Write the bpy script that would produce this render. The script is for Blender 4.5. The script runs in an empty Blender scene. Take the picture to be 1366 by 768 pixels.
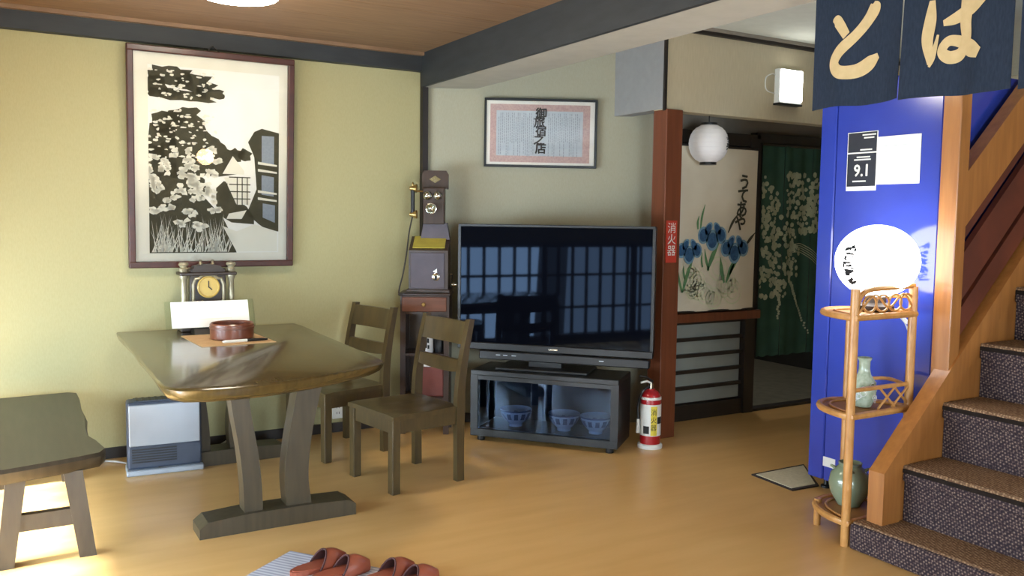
import bpy, bmesh, math, random
from mathutils import Vector, Matrix
rnd = random.Random(7)
S = bpy.context.scene
COL = S.collection
R = math.radians

# ---------------------------------------------------------------- camera, world, light, exposure
def make_camera():
    pitch, roll, yaw = R(4.563), R(0.7144), R(59.55)
    fw = Vector((math.cos(pitch)*math.cos(yaw), math.cos(pitch)*math.sin(yaw), -math.sin(pitch)))
    r = Vector((math.sin(yaw), -math.cos(yaw), 0)); u = r.cross(fw)
    r2 = r*math.cos(roll)+u*math.sin(roll); u2 = -r*math.sin(roll)+u*math.cos(roll)
    cd = bpy.data.cameras.new('camera'); cd.sensor_width = 36; cd.lens = 1160.5*36/1366; cd.clip_start = .05
    c = bpy.data.objects.new('camera', cd); COL.objects.link(c)
    m = Matrix((r2, u2, -fw)).transposed().to_4x4(); m.translation = Vector((0, 0, 1.47))
    c.matrix_world = m; S.camera = c
make_camera()

S.view_settings.view_transform = 'Standard'; S.view_settings.look = 'None'
S.view_settings.gamma = 1; S.view_settings.use_curve_mapping = False
S.view_settings.exposure = 0.33

w = bpy.data.worlds.new('sky'); S.world = w; w.use_nodes = True
bg = w.node_tree.nodes['Background']; bg.inputs[0].default_value = (.80, .90, 1.0, 1); bg.inputs[1].default_value = 1.2

def area(name, loc, target, sx, sy, power, col):
    l = bpy.data.lights.new(name, 'AREA'); l.shape = 'RECTANGLE'; l.size = sx; l.size_y = sy
    l.energy = power; l.color = col
    o = bpy.data.objects.new(name, l); COL.objects.link(o); o.location = loc
    o.rotation_euler = (Vector(target)-Vector(loc)).to_track_quat('-Z', 'Y').to_euler()
    return o
# daylight entering through the two window openings (lights stand just outside the panes)
area('daylight_left_window', (-1.12, 4.0, .60), (1.5, 4.0, .30), 2.4, 1.1, 200, (.70, .86, 1.0))
sl = bpy.data.lights.new('sun', 'SUN'); sl.energy = 40; sl.angle = R(6); sl.color = (.95, .97, 1.0)
so = bpy.data.objects.new('sun', sl); COL.objects.link(so); so.rotation_euler = Vector((.74, .06, -.67)).to_track_quat('-Z', 'Y').to_euler()
area('daylight_left_window_rear', (-1.12, 1.4, .64), (1.5, 1.4, .45), 2.0, 1.1, 60, (.72, .86, 1.0))
area('corridor_fill', (5.6, 5.9, 2.28), (5.6, 5.9, 0), .3, .3, 7, (1, .95, .85))  # added fill light without a fixture, brightens the dark corridor floor
area('daylight_rear_window', (.6, -2.42, 1.1), (.6, 2, .8), 1.6, 1.4, 250, (.72, .88, 1.0))
area('daylight_rear_right_window', (4.8, -2.42, 1.2), (1.6, 3, .4), 1.1, 1.4, 80, (.76, .88, 1.0))

# ---------------------------------------------------------------- helpers
def srgb(r, g, b):
    f = lambda c: (c/255/12.92) if c <= 10 else ((c/255+.055)/1.055)**2.4
    return (f(r), f(g), f(b), 1)

def mat(name, col, rough=.5, metal=0, spec=.5, noise=None, ns=8, stretch=(1, 1, 1), bump=0, bs=60, emit=0, ecol=None, trans=0, coat=0):
    m = bpy.data.materials.new(name); m.use_nodes = True
    nt = m.node_tree; b = nt.nodes['Principled BSDF']
    b.inputs['Base Color'].default_value = col; b.inputs['Roughness'].default_value = rough
    b.inputs['Metallic'].default_value = metal; b.inputs['Specular IOR Level'].default_value = spec
    b.inputs['Coat Weight'].default_value = coat; b.inputs['Coat Roughness'].default_value = .1
    if trans: b.inputs['Transmission Weight'].default_value = trans
    if emit:
        b.inputs['Emission Color'].default_value = ecol or col; b.inputs['Emission Strength'].default_value = emit
    if noise or bump:
        tc = nt.nodes.new('ShaderNodeTexCoord'); mp = nt.nodes.new('ShaderNodeMapping')
        mp.inputs['Scale'].default_value = stretch
        nt.links.new(tc.outputs['Object'], mp.inputs[0])
    if noise:
        n = nt.nodes.new('ShaderNodeTexNoise'); n.inputs['Scale'].default_value = ns; n.inputs['Detail'].default_value = 4
        nt.links.new(mp.outputs[0], n.inputs[0])
        cr = nt.nodes.new('ShaderNodeValToRGB'); cr.color_ramp.elements[0].position = .32; cr.color_ramp.elements[1].position = .68
        cr.color_ramp.elements[0].color = col; cr.color_ramp.elements[1].color = noise
        nt.links.new(n.outputs['Fac'], cr.inputs[0]); nt.links.new(cr.outputs[0], b.inputs['Base Color'])
    if bump:
        n2 = nt.nodes.new('ShaderNodeTexNoise'); n2.inputs['Scale'].default_value = bs; n2.inputs['Detail'].default_value = 3
        nt.links.new(mp.outputs[0], n2.inputs[0])
        bp = nt.nodes.new('ShaderNodeBump'); bp.inputs['Strength'].default_value = bump; bp.inputs['Distance'].default_value = .01
        nt.links.new(n2.outputs['Fac'], bp.inputs['Height']); nt.links.new(bp.outputs[0], b.inputs['Normal'])
    return m

def glass_mat(name, tint=(1, 1, 1, 1), ior=1.45, rough=.01, gtint=(1, 1, 1, 1)):
    m = bpy.data.materials.new(name); m.use_nodes = True; nt = m.node_tree; nt.nodes.clear()
    o = nt.nodes.new('ShaderNodeOutputMaterial'); mx = nt.nodes.new('ShaderNodeMixShader')
    t = nt.nodes.new('ShaderNodeBsdfTransparent'); t.inputs[0].default_value = tint
    g = nt.nodes.new('ShaderNodeBsdfGlossy'); g.inputs['Roughness'].default_value = rough; g.inputs[0].default_value = gtint
    f = nt.nodes.new('ShaderNodeFresnel'); f.inputs[0].default_value = ior
    nt.links.new(f.outputs[0], mx.inputs[0]); nt.links.new(t.outputs[0], mx.inputs[1]); nt.links.new(g.outputs[0], mx.inputs[2])
    nt.links.new(mx.outputs[0], o.inputs[0])
    return m

def carpet_mat(name, c1, c2, c3):
    m = bpy.data.materials.new(name); m.use_nodes = True; nt = m.node_tree; b = nt.nodes['Principled BSDF']
    b.inputs['Roughness'].default_value = .95; b.inputs['Specular IOR Level'].default_value = .1
    tc = nt.nodes.new('ShaderNodeTexCoord'); mp = nt.nodes.new('ShaderNodeMapping')
    mp.inputs['Rotation'].default_value = (R(45), R(45), R(45))
    v = nt.nodes.new('ShaderNodeTexVoronoi'); v.inputs['Scale'].default_value = 90; v.inputs['Randomness'].default_value = .35
    nt.links.new(tc.outputs['Object'], mp.inputs[0]); nt.links.new(mp.outputs[0], v.inputs[0])
    cr = nt.nodes.new('ShaderNodeValToRGB'); e = cr.color_ramp.elements
    e[0].position = .15; e[0].color = c3; e[1].position = .62; e[1].color = c1
    x = e.new(.38); x.color = c2
    nt.links.new(v.outputs['Distance'], cr.inputs[0]); nt.links.new(cr.outputs[0], b.inputs['Base Color'])
    bp = nt.nodes.new('ShaderNodeBump'); bp.inputs['Strength'].default_value = .5; bp.inputs['Distance'].default_value = .006; bp.invert = True
    nt.links.new(v.outputs['Distance'], bp.inputs['Height']); nt.links.new(bp.outputs[0], b.inputs['Normal'])
    return m

def stripe_mat(name, c1, c2, scale, axis='X', rough=.9):
    m = bpy.data.materials.new(name); m.use_nodes = True; nt = m.node_tree; b = nt.nodes['Principled BSDF']
    b.inputs['Roughness'].default_value = rough
    tc = nt.nodes.new('ShaderNodeTexCoord'); wv = nt.nodes.new('ShaderNodeTexWave'); wv.bands_direction = axis
    wv.inputs['Scale'].default_value = scale; wv.inputs['Distortion'].default_value = .6
    nt.links.new(tc.outputs['Object'], wv.inputs[0])
    cr = nt.nodes.new('ShaderNodeValToRGB'); cr.color_ramp.elements[0].color = c1; cr.color_ramp.elements[1].color = c2
    nt.links.new(wv.outputs['Fac'], cr.inputs[0]); nt.links.new(cr.outputs[0], b.inputs['Base Color'])
    return m

class G:
    """collects shapes into one bmesh"""
    def __init__(s): s.b = bmesh.new()
    def box(s, x0, x1, y0, y1, z0, z1, bev=0, M=None, seg=1):
        t = bmesh.new(); bmesh.ops.create_cube(t, size=1)
        for v in t.verts:
            v.co = Vector(((x0+x1)/2+v.co.x*(x1-x0), (y0+y1)/2+v.co.y*(y1-y0), (z0+z1)/2+v.co.z*(z1-z0)))
        if bev: bmesh.ops.bevel(t, geom=list(t.edges), offset=bev, segments=seg, affect='EDGES', profile=.5)
        if M is not None: bmesh.ops.transform(t, matrix=M, verts=t.verts)
        s.add(t); return s
    def add(s, t):
        me = bpy.data.meshes.new('tmp'); t.to_mesh(me); t.free(); s.b.from_mesh(me); bpy.data.meshes.remove(me)
    def prism(s, pts, h0, h1, axis='z', inset0=0):
        """polygon extruded along an axis; pts are the other two coordinates in order; h0 side may be inset"""
        cx = sum(p[0] for p in pts)/len(pts); cy = sum(p[1] for p in pts)/len(pts)
        def mk(p, h):
            return {'z': (p[0], p[1], h), 'y': (p[0], h, p[1]), 'x': (h, p[0], p[1])}[axis]
        def ins(p):
            d = Vector((p[0]-cx, p[1]-cy)); L = d.length or 1
            return (p[0]-d.x/L*inset0, p[1]-d.y/L*inset0)
        a = [s.b.verts.new(mk(ins(p) if inset0 else p, h0)) for p in pts]
        c = [s.b.verts.new(mk(p, h1)) for p in pts]
        s.b.faces.new(a); s.b.faces.new(list(reversed(c)))
        n = len(pts)
        for i in range(n): s.b.faces.new((a[i], c[i], c[(i+1) % n], a[(i+1) % n]))
        return s
    def tube(s, pts, r, seg=8, closed=False):
        pts = [Vector(p) for p in pts]; n = len(pts); rings = []
        rr = r if isinstance(r, (list, tuple)) else [r]*n
        up = Vector((0, 0, 1)); prev = None
        for i, p in enumerate(pts):
            if closed: d = pts[(i+1) % n]-pts[i-1]
            else: d = pts[min(i+1, n-1)]-pts[max(i-1, 0)]
            d.normalize()
            if prev is None:
                a = d.cross(up if abs(d.z) < .9 else Vector((1, 0, 0))).normalized()
            else:
                a = (prev-d*prev.dot(d)).normalized()
            prev = a; c = d.cross(a)
            rings.append([s.b.verts.new(p+(a*math.cos(t)+c*math.sin(t))*rr[i]) for t in [2*math.pi*k/seg for k in range(seg)]])
        for i in range(n if closed else n-1):
            A, B = rings[i], rings[(i+1) % n]
            for k in range(seg): s.b.faces.new((A[k], A[(k+1) % seg], B[(k+1) % seg], B[k]))
        if not closed:
            s.b.faces.new(list(reversed(rings[0]))); s.b.faces.new(rings[-1])
        return s
    def lathe(s, prof, seg=24, c=(0, 0, 0), sx=1, sy=1):
        rings = []
        for r, z in prof:
            if r < 1e-6: rings.append([s.b.verts.new((c[0], c[1], c[2]+z))])
            else: rings.append([s.b.verts.new((c[0]+r*sx*math.cos(2*math.pi*k/seg), c[1]+r*sy*math.sin(2*math.pi*k/seg), c[2]+z)) for k in range(seg)])
        for A, B in zip(rings, rings[1:]):
            for k in range(seg):
                k2 = (k+1) % seg
                q = [A[k % len(A)], A[k2 % len(A)], B[k2 % len(B)], B[k % len(B)]]
                u = []
                for v in q:
                    if v not in u: u.append(v)
                if len(u) > 2: s.b.faces.new(u)
        return s
    def poly(s, pts):
        s.b.faces.new([s.b.verts.new(p) for p in pts]); return s
    def strip(s, A, B):
        a = [s.b.verts.new(p) for p in A]; b = [s.b.verts.new(p) for p in B]
        for i in range(len(a)-1): s.b.faces.new((a[i], a[i+1], b[i+1], b[i]))
        return s
    def xf(s, M): bmesh.ops.transform(s.b, matrix=M, verts=s.b.verts); return s
    def obj(s, name, m, parent=None, smooth=False, fix=True):
        if fix: bmesh.ops.recalc_face_normals(s.b, faces=s.b.faces)
        me = bpy.data.meshes.new(name); s.b.to_mesh(me); s.b.free()
        me.materials.append(m)
        if smooth:
            for p in me.polygons: p.use_smooth = True
            try: me.set_sharp_from_angle(angle=R(40))
            except Exception: pass
        o = bpy.data.objects.new(name, me); COL.objects.link(o)
        if parent: o.parent = parent
        return o

def thing(name, label, cat, loc=(0, 0, 0), rz=0, group=None):
    o = bpy.data.objects.new(name, None); COL.objects.link(o); o.empty_display_size = .05
    o.location = loc; o.rotation_euler = (0, 0, rz); o['label'] = label; o['category'] = cat
    if group: o['group'] = group
    return o
def tag(o, label, cat, group=None):
    o['label'] = label; o['category'] = cat
    if group: o['group'] = group
    return o
def struct(o): o['kind'] = 'structure'; return o

def spline(pts, n=8):
    """Catmull-Rom through points of any dimension"""
    out = []; P = [Vector(p) for p in pts]; P = [P[0]*2-P[1]]+P+[P[-1]*2-P[-2]]
    for i in range(1, len(P)-2):
        a, b, c, d = P[i-1:i+3]
        for k in range(n):
            t = k/n
            out.append(.5*((2*b)+(c-a)*t+(2*a-5*b+4*c-d)*t*t+(3*b-a-3*c+d)*t**3))
    out.append(P[-2]); return out

def stroke(g, pts, fn, n=8):
    """brush stroke: pts = (u, v, halfwidth); fn maps (u, v) to a 3D point"""
    q = spline([(p[0], p[1], p[2]) for p in pts], n); A = []; B = []
    for i, p in enumerate(q):
        a = q[max(i-1, 0)]; b = q[min(i+1, len(q)-1)]
        d = Vector((b.x-a.x, b.y-a.y)); d.normalize() if d.length else None
        nx, ny = -d.y, d.x; wd = max(p.z, .0003)
        A.append(fn(p.x+nx*wd, p.y+ny*wd)); B.append(fn(p.x-nx*wd, p.y-ny*wd))
    g.strip(A, B)

def text_mesh(name, body, m, parent, u, v, h, w_off, cx=1.0, align='CENTER', bold=0):
    """flat lettering on a thing's front (local x right, z up, facing -y)"""
    c = bpy.data.curves.new(name, 'FONT'); c.body = body; c.size = h; c.align_x = align; c.resolution_u = 2
    t = bpy.data.objects.new(name, c); COL.objects.link(t)
    me = bpy.data.meshes.new_from_object(t.evaluated_get(bpy.context.evaluated_depsgraph_get()))
    bpy.data.objects.remove(t); bpy.data.curves.remove(c)
    base = [(p.co.x, p.co.y) for p in me.vertices]; polys = [list(p.vertices) for p in me.polygons]; bpy.data.meshes.remove(me)
    vs_, fs_ = [], []
    offs = [(0, 0)] if not bold else [(bold*math.cos(k*math.pi/3), bold*math.sin(k*math.pi/3)) for k in range(6)]
    for k, (dx, dy) in enumerate(offs):   # heavier brush weight from overlapping copies, each a hair apart in depth
        n0 = len(vs_); vs_ += [(u+x*cx+dx, w_off-k*.00006, v+y+dy) for x, y in base]; fs_ += [[i+n0 for i in f] for f in polys]
    me = bpy.data.meshes.new(name); me.from_pydata(vs_, [], fs_)
    me.materials.clear(); me.materials.append(m)
    o = bpy.data.objects.new(name, me); COL.objects.link(o); o.parent = parent
    return o

# ---------------------------------------------------------------- materials
M = {}
M['wall'] = mat('wall_cloth', srgb(176, 169, 128), .9, noise=srgb(171, 164, 122), ns=30, stretch=(6, 6, 1.5), bump=.04, bs=120, spec=.2)
M['wall_grey'] = mat('wall_cloth_grey', srgb(164, 160, 140), .9, noise=srgb(159, 155, 134), ns=30, stretch=(6, 6, 1.5), bump=.04, bs=120, spec=.2)
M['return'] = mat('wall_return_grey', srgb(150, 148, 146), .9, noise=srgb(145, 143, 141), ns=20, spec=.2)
M['wall2'] = mat('wall_cloth_hall', srgb(205, 194, 166), .9, noise=srgb(197, 186, 158), ns=20, stretch=(5, 5, .6), bump=.1, bs=120, spec=.2)
M['floor'] = mat('floor_wood', srgb(216, 174, 112), .28, noise=srgb(207, 163, 100), ns=3, stretch=(.5, 3, 1), bump=.02, bs=10, spec=.5)
M['ceil'] = mat('ceiling_board', srgb(136, 106, 78), .6, noise=srgb(122, 94, 68), ns=5, stretch=(.6, 6, 1))
M['ceil_gap'] = mat('ceiling_groove', srgb(60, 40, 25), .8, noise=srgb(48, 32, 20))
M['white_ceil'] = mat('ceiling_plaster', srgb(210, 212, 200), .9, noise=srgb(204, 206, 194), ns=12)
M['beam'] = mat('beam_dark', srgb(46, 49, 51), .6, noise=srgb(38, 41, 43), ns=6, stretch=(1, 1, 4))
M['soffit'] = mat('beam_soffit', srgb(172, 168, 154), .85, noise=srgb(166, 162, 148), ns=8)
M['darkwood'] = mat('dark_frame_wood', srgb(42, 32, 26), .5, noise=srgb(30, 23, 19), ns=10, stretch=(1, 1, .2))
M['pillar'] = mat('pillar_redwood', srgb(116, 62, 36), .45, noise=srgb(100, 52, 29), ns=12, stretch=(3, 3, .2))
M['pine'] = mat('stair_wood', srgb(172, 114, 58), .4, noise=srgb(152, 97, 47), ns=10, stretch=(3, 3, .35), coat=.2)
M['redslat'] = mat('rail_board_red', srgb(104, 50, 30), .5, noise=srgb(86, 41, 25), ns=10, stretch=(.6, 3, .6))
M['table'] = mat('table_lacquer', srgb(84, 70, 38), .22, noise=srgb(68, 56, 30), ns=7, stretch=(5, .5, 1), spec=.5, coat=.4)
M['leg'] = mat('table_leg_wood', srgb(70, 61, 44), .4, noise=srgb(56, 48, 34), ns=9, stretch=(4, 4, .4))
M['bench'] = mat('bench_wood', srgb(62, 56, 46), .38, noise=srgb(50, 45, 37), ns=7, stretch=(5, .5, 1))
M['chair'] = mat('chair_wood', srgb(78, 64, 36), .35, noise=srgb(62, 50, 28), ns=9, stretch=(3, 3, .6), coat=.2)
M['frame'] = mat('picture_frame_wood', srgb(76, 34, 22), .4, noise=srgb(60, 26, 17), ns=14, coat=.1)
M['paper'] = mat('white_paper', srgb(246, 245, 238), .85, noise=srgb(242, 240, 232), ns=6)
M['mat_board'] = mat('mat_board', srgb(238, 235, 220), .85, noise=srgb(232, 229, 213), ns=6)
M['ink'] = mat('ink_with_glare', srgb(68, 66, 49), .8, noise=srgb(58, 56, 41), ns=30)  # olive lift puts glare from the picture glass into the ink colour
M['ink_black'] = mat('brush_ink', srgb(26, 28, 32), .8, noise=srgb(38, 40, 44), ns=40)
M['glass'] = glass_mat('clear_glass')
M['win_glass'] = glass_mat('window_glass', ior=1.2)
M['dark_glass'] = glass_mat('cabinet_glass', (.55, .62, .74, 1), 1.5, .01, (.65, .82, 1, 1))
M['black'] = mat('black_plastic', srgb(16, 17, 20), .4, noise=srgb(12, 13, 16), ns=20)
M['screen'] = mat('tv_screen', srgb(8, 10, 18), .03, spec=.08)
M['screen'].node_tree.nodes['Principled BSDF'].inputs['Specular Tint'].default_value = (.45, .65, 1, 1)
M['stand'] = mat('tv_stand_black', srgb(22, 25, 27), .35, noise=srgb(18, 20, 22), ns=9)
M['stand_in'] = mat('tv_stand_inside', srgb(30, 33, 40), .6, noise=srgb(26, 28, 34), ns=9)
M['porcelain'] = mat('porcelain', srgb(220, 222, 224), .25, noise=srgb(208, 210, 214), ns=8)
M['blueink'] = mat('porcelain_blue', srgb(70, 84, 110), .3, noise=srgb(90, 100, 124), ns=20)
M['red'] = mat('extinguisher_red', srgb(172, 26, 34), .3, noise=srgb(156, 20, 28), ns=6, coat=.3)
M['signred'] = mat('sign_red', srgb(190, 62, 44), .5, noise=srgb(180, 54, 38), ns=6)
M['white'] = mat('white_plastic', srgb(228, 228, 222), .45, noise=srgb(220, 220, 214), ns=6)
M['yellow'] = mat('label_yellow', srgb(226, 206, 70), .5, noise=srgb(216, 194, 60), ns=10)
M['chrome'] = mat('chrome', srgb(210, 210, 200), .15, metal=1, noise=srgb(190, 188, 176), ns=10)
M['brass'] = mat('brass', srgb(176, 148, 92), .3, metal=.8, noise=srgb(150, 122, 70), ns=20)
M['clockcase'] = mat('clock_case', srgb(58, 42, 28), .35, noise=srgb(44, 30, 20), ns=16)
M['silverbrass'] = mat('clock_column', srgb(186, 176, 150), .3, metal=.5, noise=srgb(160, 150, 122), ns=16)
M['dial'] = mat('clock_dial', srgb(206, 176, 96), .4, noise=srgb(196, 162, 84), ns=12)
M['phone'] = mat('phone_wood', srgb(60, 42, 34), .35, noise=srgb(48, 32, 26), ns=10, stretch=(3, 3, .5), coat=.2)
M['phone_p'] = mat('phone_front', srgb(82, 74, 84), .4, noise=srgb(72, 64, 74), ns=10)
M['phone_y'] = mat('phone_desk', srgb(178, 164, 70), .4, noise=srgb(160, 146, 60), ns=12)
M['drawer'] = mat('drawer_wood', srgb(116, 70, 50), .4, noise=srgb(98, 58, 40), ns=10, stretch=(.6, 3, 4))
M['heater'] = mat('heater_silver', srgb(158, 166, 176), .4, metal=.15, noise=srgb(150, 158, 168), ns=5)
M['heater_d'] = mat('heater_grille', srgb(60, 70, 88), .45, noise=srgb(50, 58, 74), ns=12)
M['blue'] = mat('cabinet_blue', srgb(52, 70, 168), .14, noise=srgb(49, 66, 162), ns=4, spec=.6, coat=.3)
M['bamboo'] = mat('rattan', srgb(198, 146, 84), .4, noise=srgb(176, 122, 62), ns=30, stretch=(1, 1, .5), coat=.2)
M['weave'] = stripe_mat('rattan_weave', srgb(176, 128, 74), srgb(140, 96, 52), 60, 'X', .6)
M['celadon'] = mat('celadon_glaze', srgb(142, 158, 136), .2, noise=srgb(180, 190, 172), ns=45, coat=.4)
M['jar'] = mat('jar_glaze', srgb(134, 146, 122), .18, noise=srgb(112, 124, 98), ns=6, coat=.5)
M['lamp'] = mat('lamp_paper', srgb(255, 252, 246), .8, emit=8, ecol=(1, .97, .93, 1))
M['lantern'] = mat('lantern_paper', srgb(232, 228, 226), .7, noise=srgb(224, 220, 218), ns=8, emit=.06, ecol=(1, .97, 1, 1))
M['emer'] = mat('light_panel', srgb(255, 255, 250), .6, emit=12, ecol=(1, 1, .96, 1))
M['ceil_lamp'] = mat('ceiling_lamp_shade', srgb(255, 250, 240), .6, emit=32, ecol=(1, .90, .70, 1))
M['bulb'] = mat('bulb_glow', srgb(255, 230, 190), .6, emit=22, ecol=(1, .66, .32, 1))
M['navy'] = mat('noren_navy', srgb(44, 53, 68), .95, noise=srgb(37, 45, 59), ns=40, stretch=(1, 4, 1), bump=.1, bs=200, spec=.1)
M['noren_ink'] = mat('noren_letter', srgb(198, 176, 134), .95, noise=srgb(188, 166, 124), ns=30, spec=.1)
M['green'] = mat('noren_green', srgb(60, 88, 74), .95, noise=srgb(50, 75, 63), ns=6, spec=.1)
M['noren_fl'] = mat('noren_flower', srgb(172, 176, 150), .95, noise=srgb(148, 156, 130), ns=20, spec=.1)
M['banner'] = mat('banner_cloth', srgb(222, 212, 190), .9, noise=srgb(214, 202, 178), ns=4, spec=.1)
M['iris'] = mat('iris_blue', srgb(38, 72, 108), .9, noise=srgb(56, 98, 136), ns=40)
M['iris_l'] = mat('iris_pale', srgb(128, 162, 180), .9, noise=srgb(110, 146, 168), ns=40)
M['leafg'] = mat('iris_leaf', srgb(84, 124, 86), .9, noise=srgb(104, 144, 96), ns=30)
M['palegreen'] = mat('banner_wash', srgb(206, 208, 168), .9, noise=srgb(214, 212, 180), ns=12)
M['greyslat'] = mat('frosted_panel', srgb(150, 156, 150), .5, noise=srgb(140, 146, 140), ns=5)
M['concrete'] = mat('entry_floor', srgb(120, 116, 100), .8, noise=srgb(106, 102, 88), ns=12)
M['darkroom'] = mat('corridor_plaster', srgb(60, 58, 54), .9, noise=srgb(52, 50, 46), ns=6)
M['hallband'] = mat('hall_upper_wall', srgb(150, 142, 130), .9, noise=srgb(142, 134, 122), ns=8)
M['floormat'] = mat('mat_beige', srgb(208, 200, 172), .95, noise=srgb(194, 186, 158), ns=60)
M['matedge'] = mat('mat_border', srgb(52, 40, 34), .9, noise=srgb(44, 34, 28), ns=30)
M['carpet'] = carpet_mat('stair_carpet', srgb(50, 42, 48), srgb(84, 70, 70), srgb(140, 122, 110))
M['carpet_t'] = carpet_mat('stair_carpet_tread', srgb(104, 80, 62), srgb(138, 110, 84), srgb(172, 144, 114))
M['nosing'] = mat('stair_nosing', srgb(34, 28, 25), .95, spec=.1, noise=srgb(42, 35, 31), ns=20)
M['slipper'] = mat('slipper_vinyl', srgb(150, 80, 58), .35, noise=srgb(138, 70, 50), ns=10)
M['slipper_in'] = mat('slipper_shade_trim', srgb(70, 34, 32), .8, noise=srgb(58, 28, 26), ns=20)  # dark tone puts shade inside the mouth into colour; edging shares it
M['rug'] = stripe_mat('rug_stripes', srgb(150, 152, 166), srgb(196, 198, 206), 14, 'Y')
M['cloth_beige'] = mat('paper_mat', srgb(206, 172, 128), .85, noise=srgb(196, 160, 116), ns=20)
M['bowl_red'] = mat('bowl_lacquer', srgb(122, 70, 50), .35, noise=srgb(104, 56, 38), ns=12, coat=.3)
M['acrylic'] = glass_mat('acrylic', (.92, .97, .94, 1), 1.4)
M['sticker'] = mat('sticker_dark', srgb(30, 34, 46), .4, noise=srgb(36, 40, 54), ns=12)
M['cert_pink'] = mat('certificate_border', srgb(188, 158, 156), .8, noise=srgb(206, 180, 174), ns=90)
M['cert_paper'] = mat('certificate_paper', srgb(198, 206, 212), .8, noise=srgb(188, 198, 206), ns=20)
M['cert_ink'] = mat('certificate_fine_text', srgb(140, 150, 162), .8, noise=srgb(150, 160, 170), ns=60)
M['terracotta'] = mat('canister_red', srgb(120, 62, 54), .4, noise=srgb(106, 52, 46), ns=10)
M['cord'] = mat('cord_white', srgb(200, 200, 196), .5, noise=srgb(190, 190, 186), ns=20)
M['cord_dark'] = mat('cord_dark', srgb(42, 36, 32), .6, noise=srgb(50, 44, 38), ns=20)

# ================================================================= SETTING
CEIL = 2.60
struct(G().box(-.95, 7.6, -2.3, 7.6, -.12, 0).obj('floor', M['floor']))
struct(G().box(-.95, 2.70, 5.66, 5.78, 0, 2.80).obj('wall_left', M['wall']))
# diagonal wall behind the television
TVA = R(-28.5); TVC = Vector((2.594, 5.66, 0))
Mw = Matrix.Translation(TVC) @ Matrix.Rotation(TVA, 4, 'Z')
struct(G().box(0, 1.62, 0, .10, 0, 2.80, M=Mw).obj('wall_back', M['wall_grey']))
# lintel wall above the passage with its return to the diagonal wall
struct(G().box(3.785, 6.6, 4.49, 4.60, 2.195, 2.80).obj('wall_lintel', M['wall2']))
struct(G().box(3.774, 3.885, 4.497, 5.02, 2.20, 2.80).obj('wall_return', M['return']))
# window wall (left of the view) and rear wall with openings
def wall_with_opening(name, axis, pos, th, a0, a1, z1, o0, o1, oz0, oz1, m):
    g = G()
    def bx(p0, p1, q0, q1):
        if p1-p0 < 1e-4 or q1-q0 < 1e-4: return
        if axis == 'x': g.box(pos-th, pos, p0, p1, q0, q1)
        else: g.box(p0, p1, pos-th, pos, q0, q1)
    bx(a0, o0, 0, z1); bx(o1, a1, 0, z1); bx(o0, o1, 0, oz0); bx(o0, o1, oz1, z1)
    return struct(g.obj(name, m))
wall_with_opening('wall_window', 'x', -.95, .1, -2.3, 5.78, 2.80, .30, 5.25, .04, 1.20, M['wall'])
g = G()
for x0, x1, z0, z1 in ((-1.05, -.2, 0, 2.8), (-.2, 1.4, 0, .38), (-.2, 1.4, 1.82, 2.8), (1.4, 4.2, 0, 2.8), (4.2, 5.4, 0, .48), (4.2, 5.4, 1.92, 2.8), (5.4, 7.6, 0, 2.8)):
    g.box(x0, x1, -2.4, -2.3, z0, z1)
struct(g.obj('wall_rear', M['wall']))
struct(G().box(7.6, 7.7, -2.4, 7.7, 0, 2.80).obj('wall_right', M['wall2']))
def lattice_window(name, axis, pos, a0, a1, z0, z1, nv, nh, barw, leaves):
    fr = struct(G().obj(name, M['darkwood']))
    def bx(g, p0, p1, q0, q1, d=.03):
        if axis == 'x': g.box(pos-d, pos, p0, p1, q0, q1)
        else: g.box(p0, p1, pos-d, pos, q0, q1)
    g = G()
    bx(g, a0, a1, z0, z0+.06, .05); bx(g, a0, a1, z1-.06, z1, .05)
    for k in range(leaves+1):
        p = a0+(a1-a0)*k/leaves; bx(g, max(a0, p-.035), min(a1, p+.035), z0, z1, .05)
    g.obj('window_frame', M['darkwood'], fr)
    for k in range(1, nv):
        g = G(); p = a0+(a1-a0)*k/nv; bx(g, p-barw/2, p+barw/2, z0, z1); g.obj('muntin', M['darkwood'], fr)
    for k in range(1, nh):
        g = G(); q = z0+(z1-z0)*k/nh; bx(g, a0, a1, q-barw/2, q+barw/2); g.obj('rail', M['darkwood'], fr)
    g = G()
    if axis == 'x': g.box(pos-.06, pos-.055, a0, a1, z0, z1)
    else: g.box(a0, a1, pos-.06, pos-.055, z0, z1)
    g.obj('pane', M['win_glass'], fr)
lattice_window('window_1', 'x', -.96, .30, 5.25, .04, 1.20, 26, 3, .03, 4)
lattice_window('window_2', 'y', -2.31, -.2, 1.4, .38, 1.82, 10, 5, .025, 2)
lattice_window('window_3', 'y', -2.31, 4.2, 5.4, .48, 1.92, 6, 5, .03, 2)

# ceilings
cb = struct(G().box(-.95, 2.57, -2.3, 5.66, CEIL+.02, 2.80).obj('ceiling', M['ceil_gap']))
yy = 5.66
while yy > -2.2:
    g = G(); g.box(-.95, 2.57, yy-.392, yy-.003, CEIL, CEIL+.021); o = g.obj('plank', M['ceil'], cb); yy -= .395
struct(G().box(2.57, 7.6, -2.3, 5.75, 2.755, 2.80).obj('ceiling_hall', M['white_ceil']))
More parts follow.
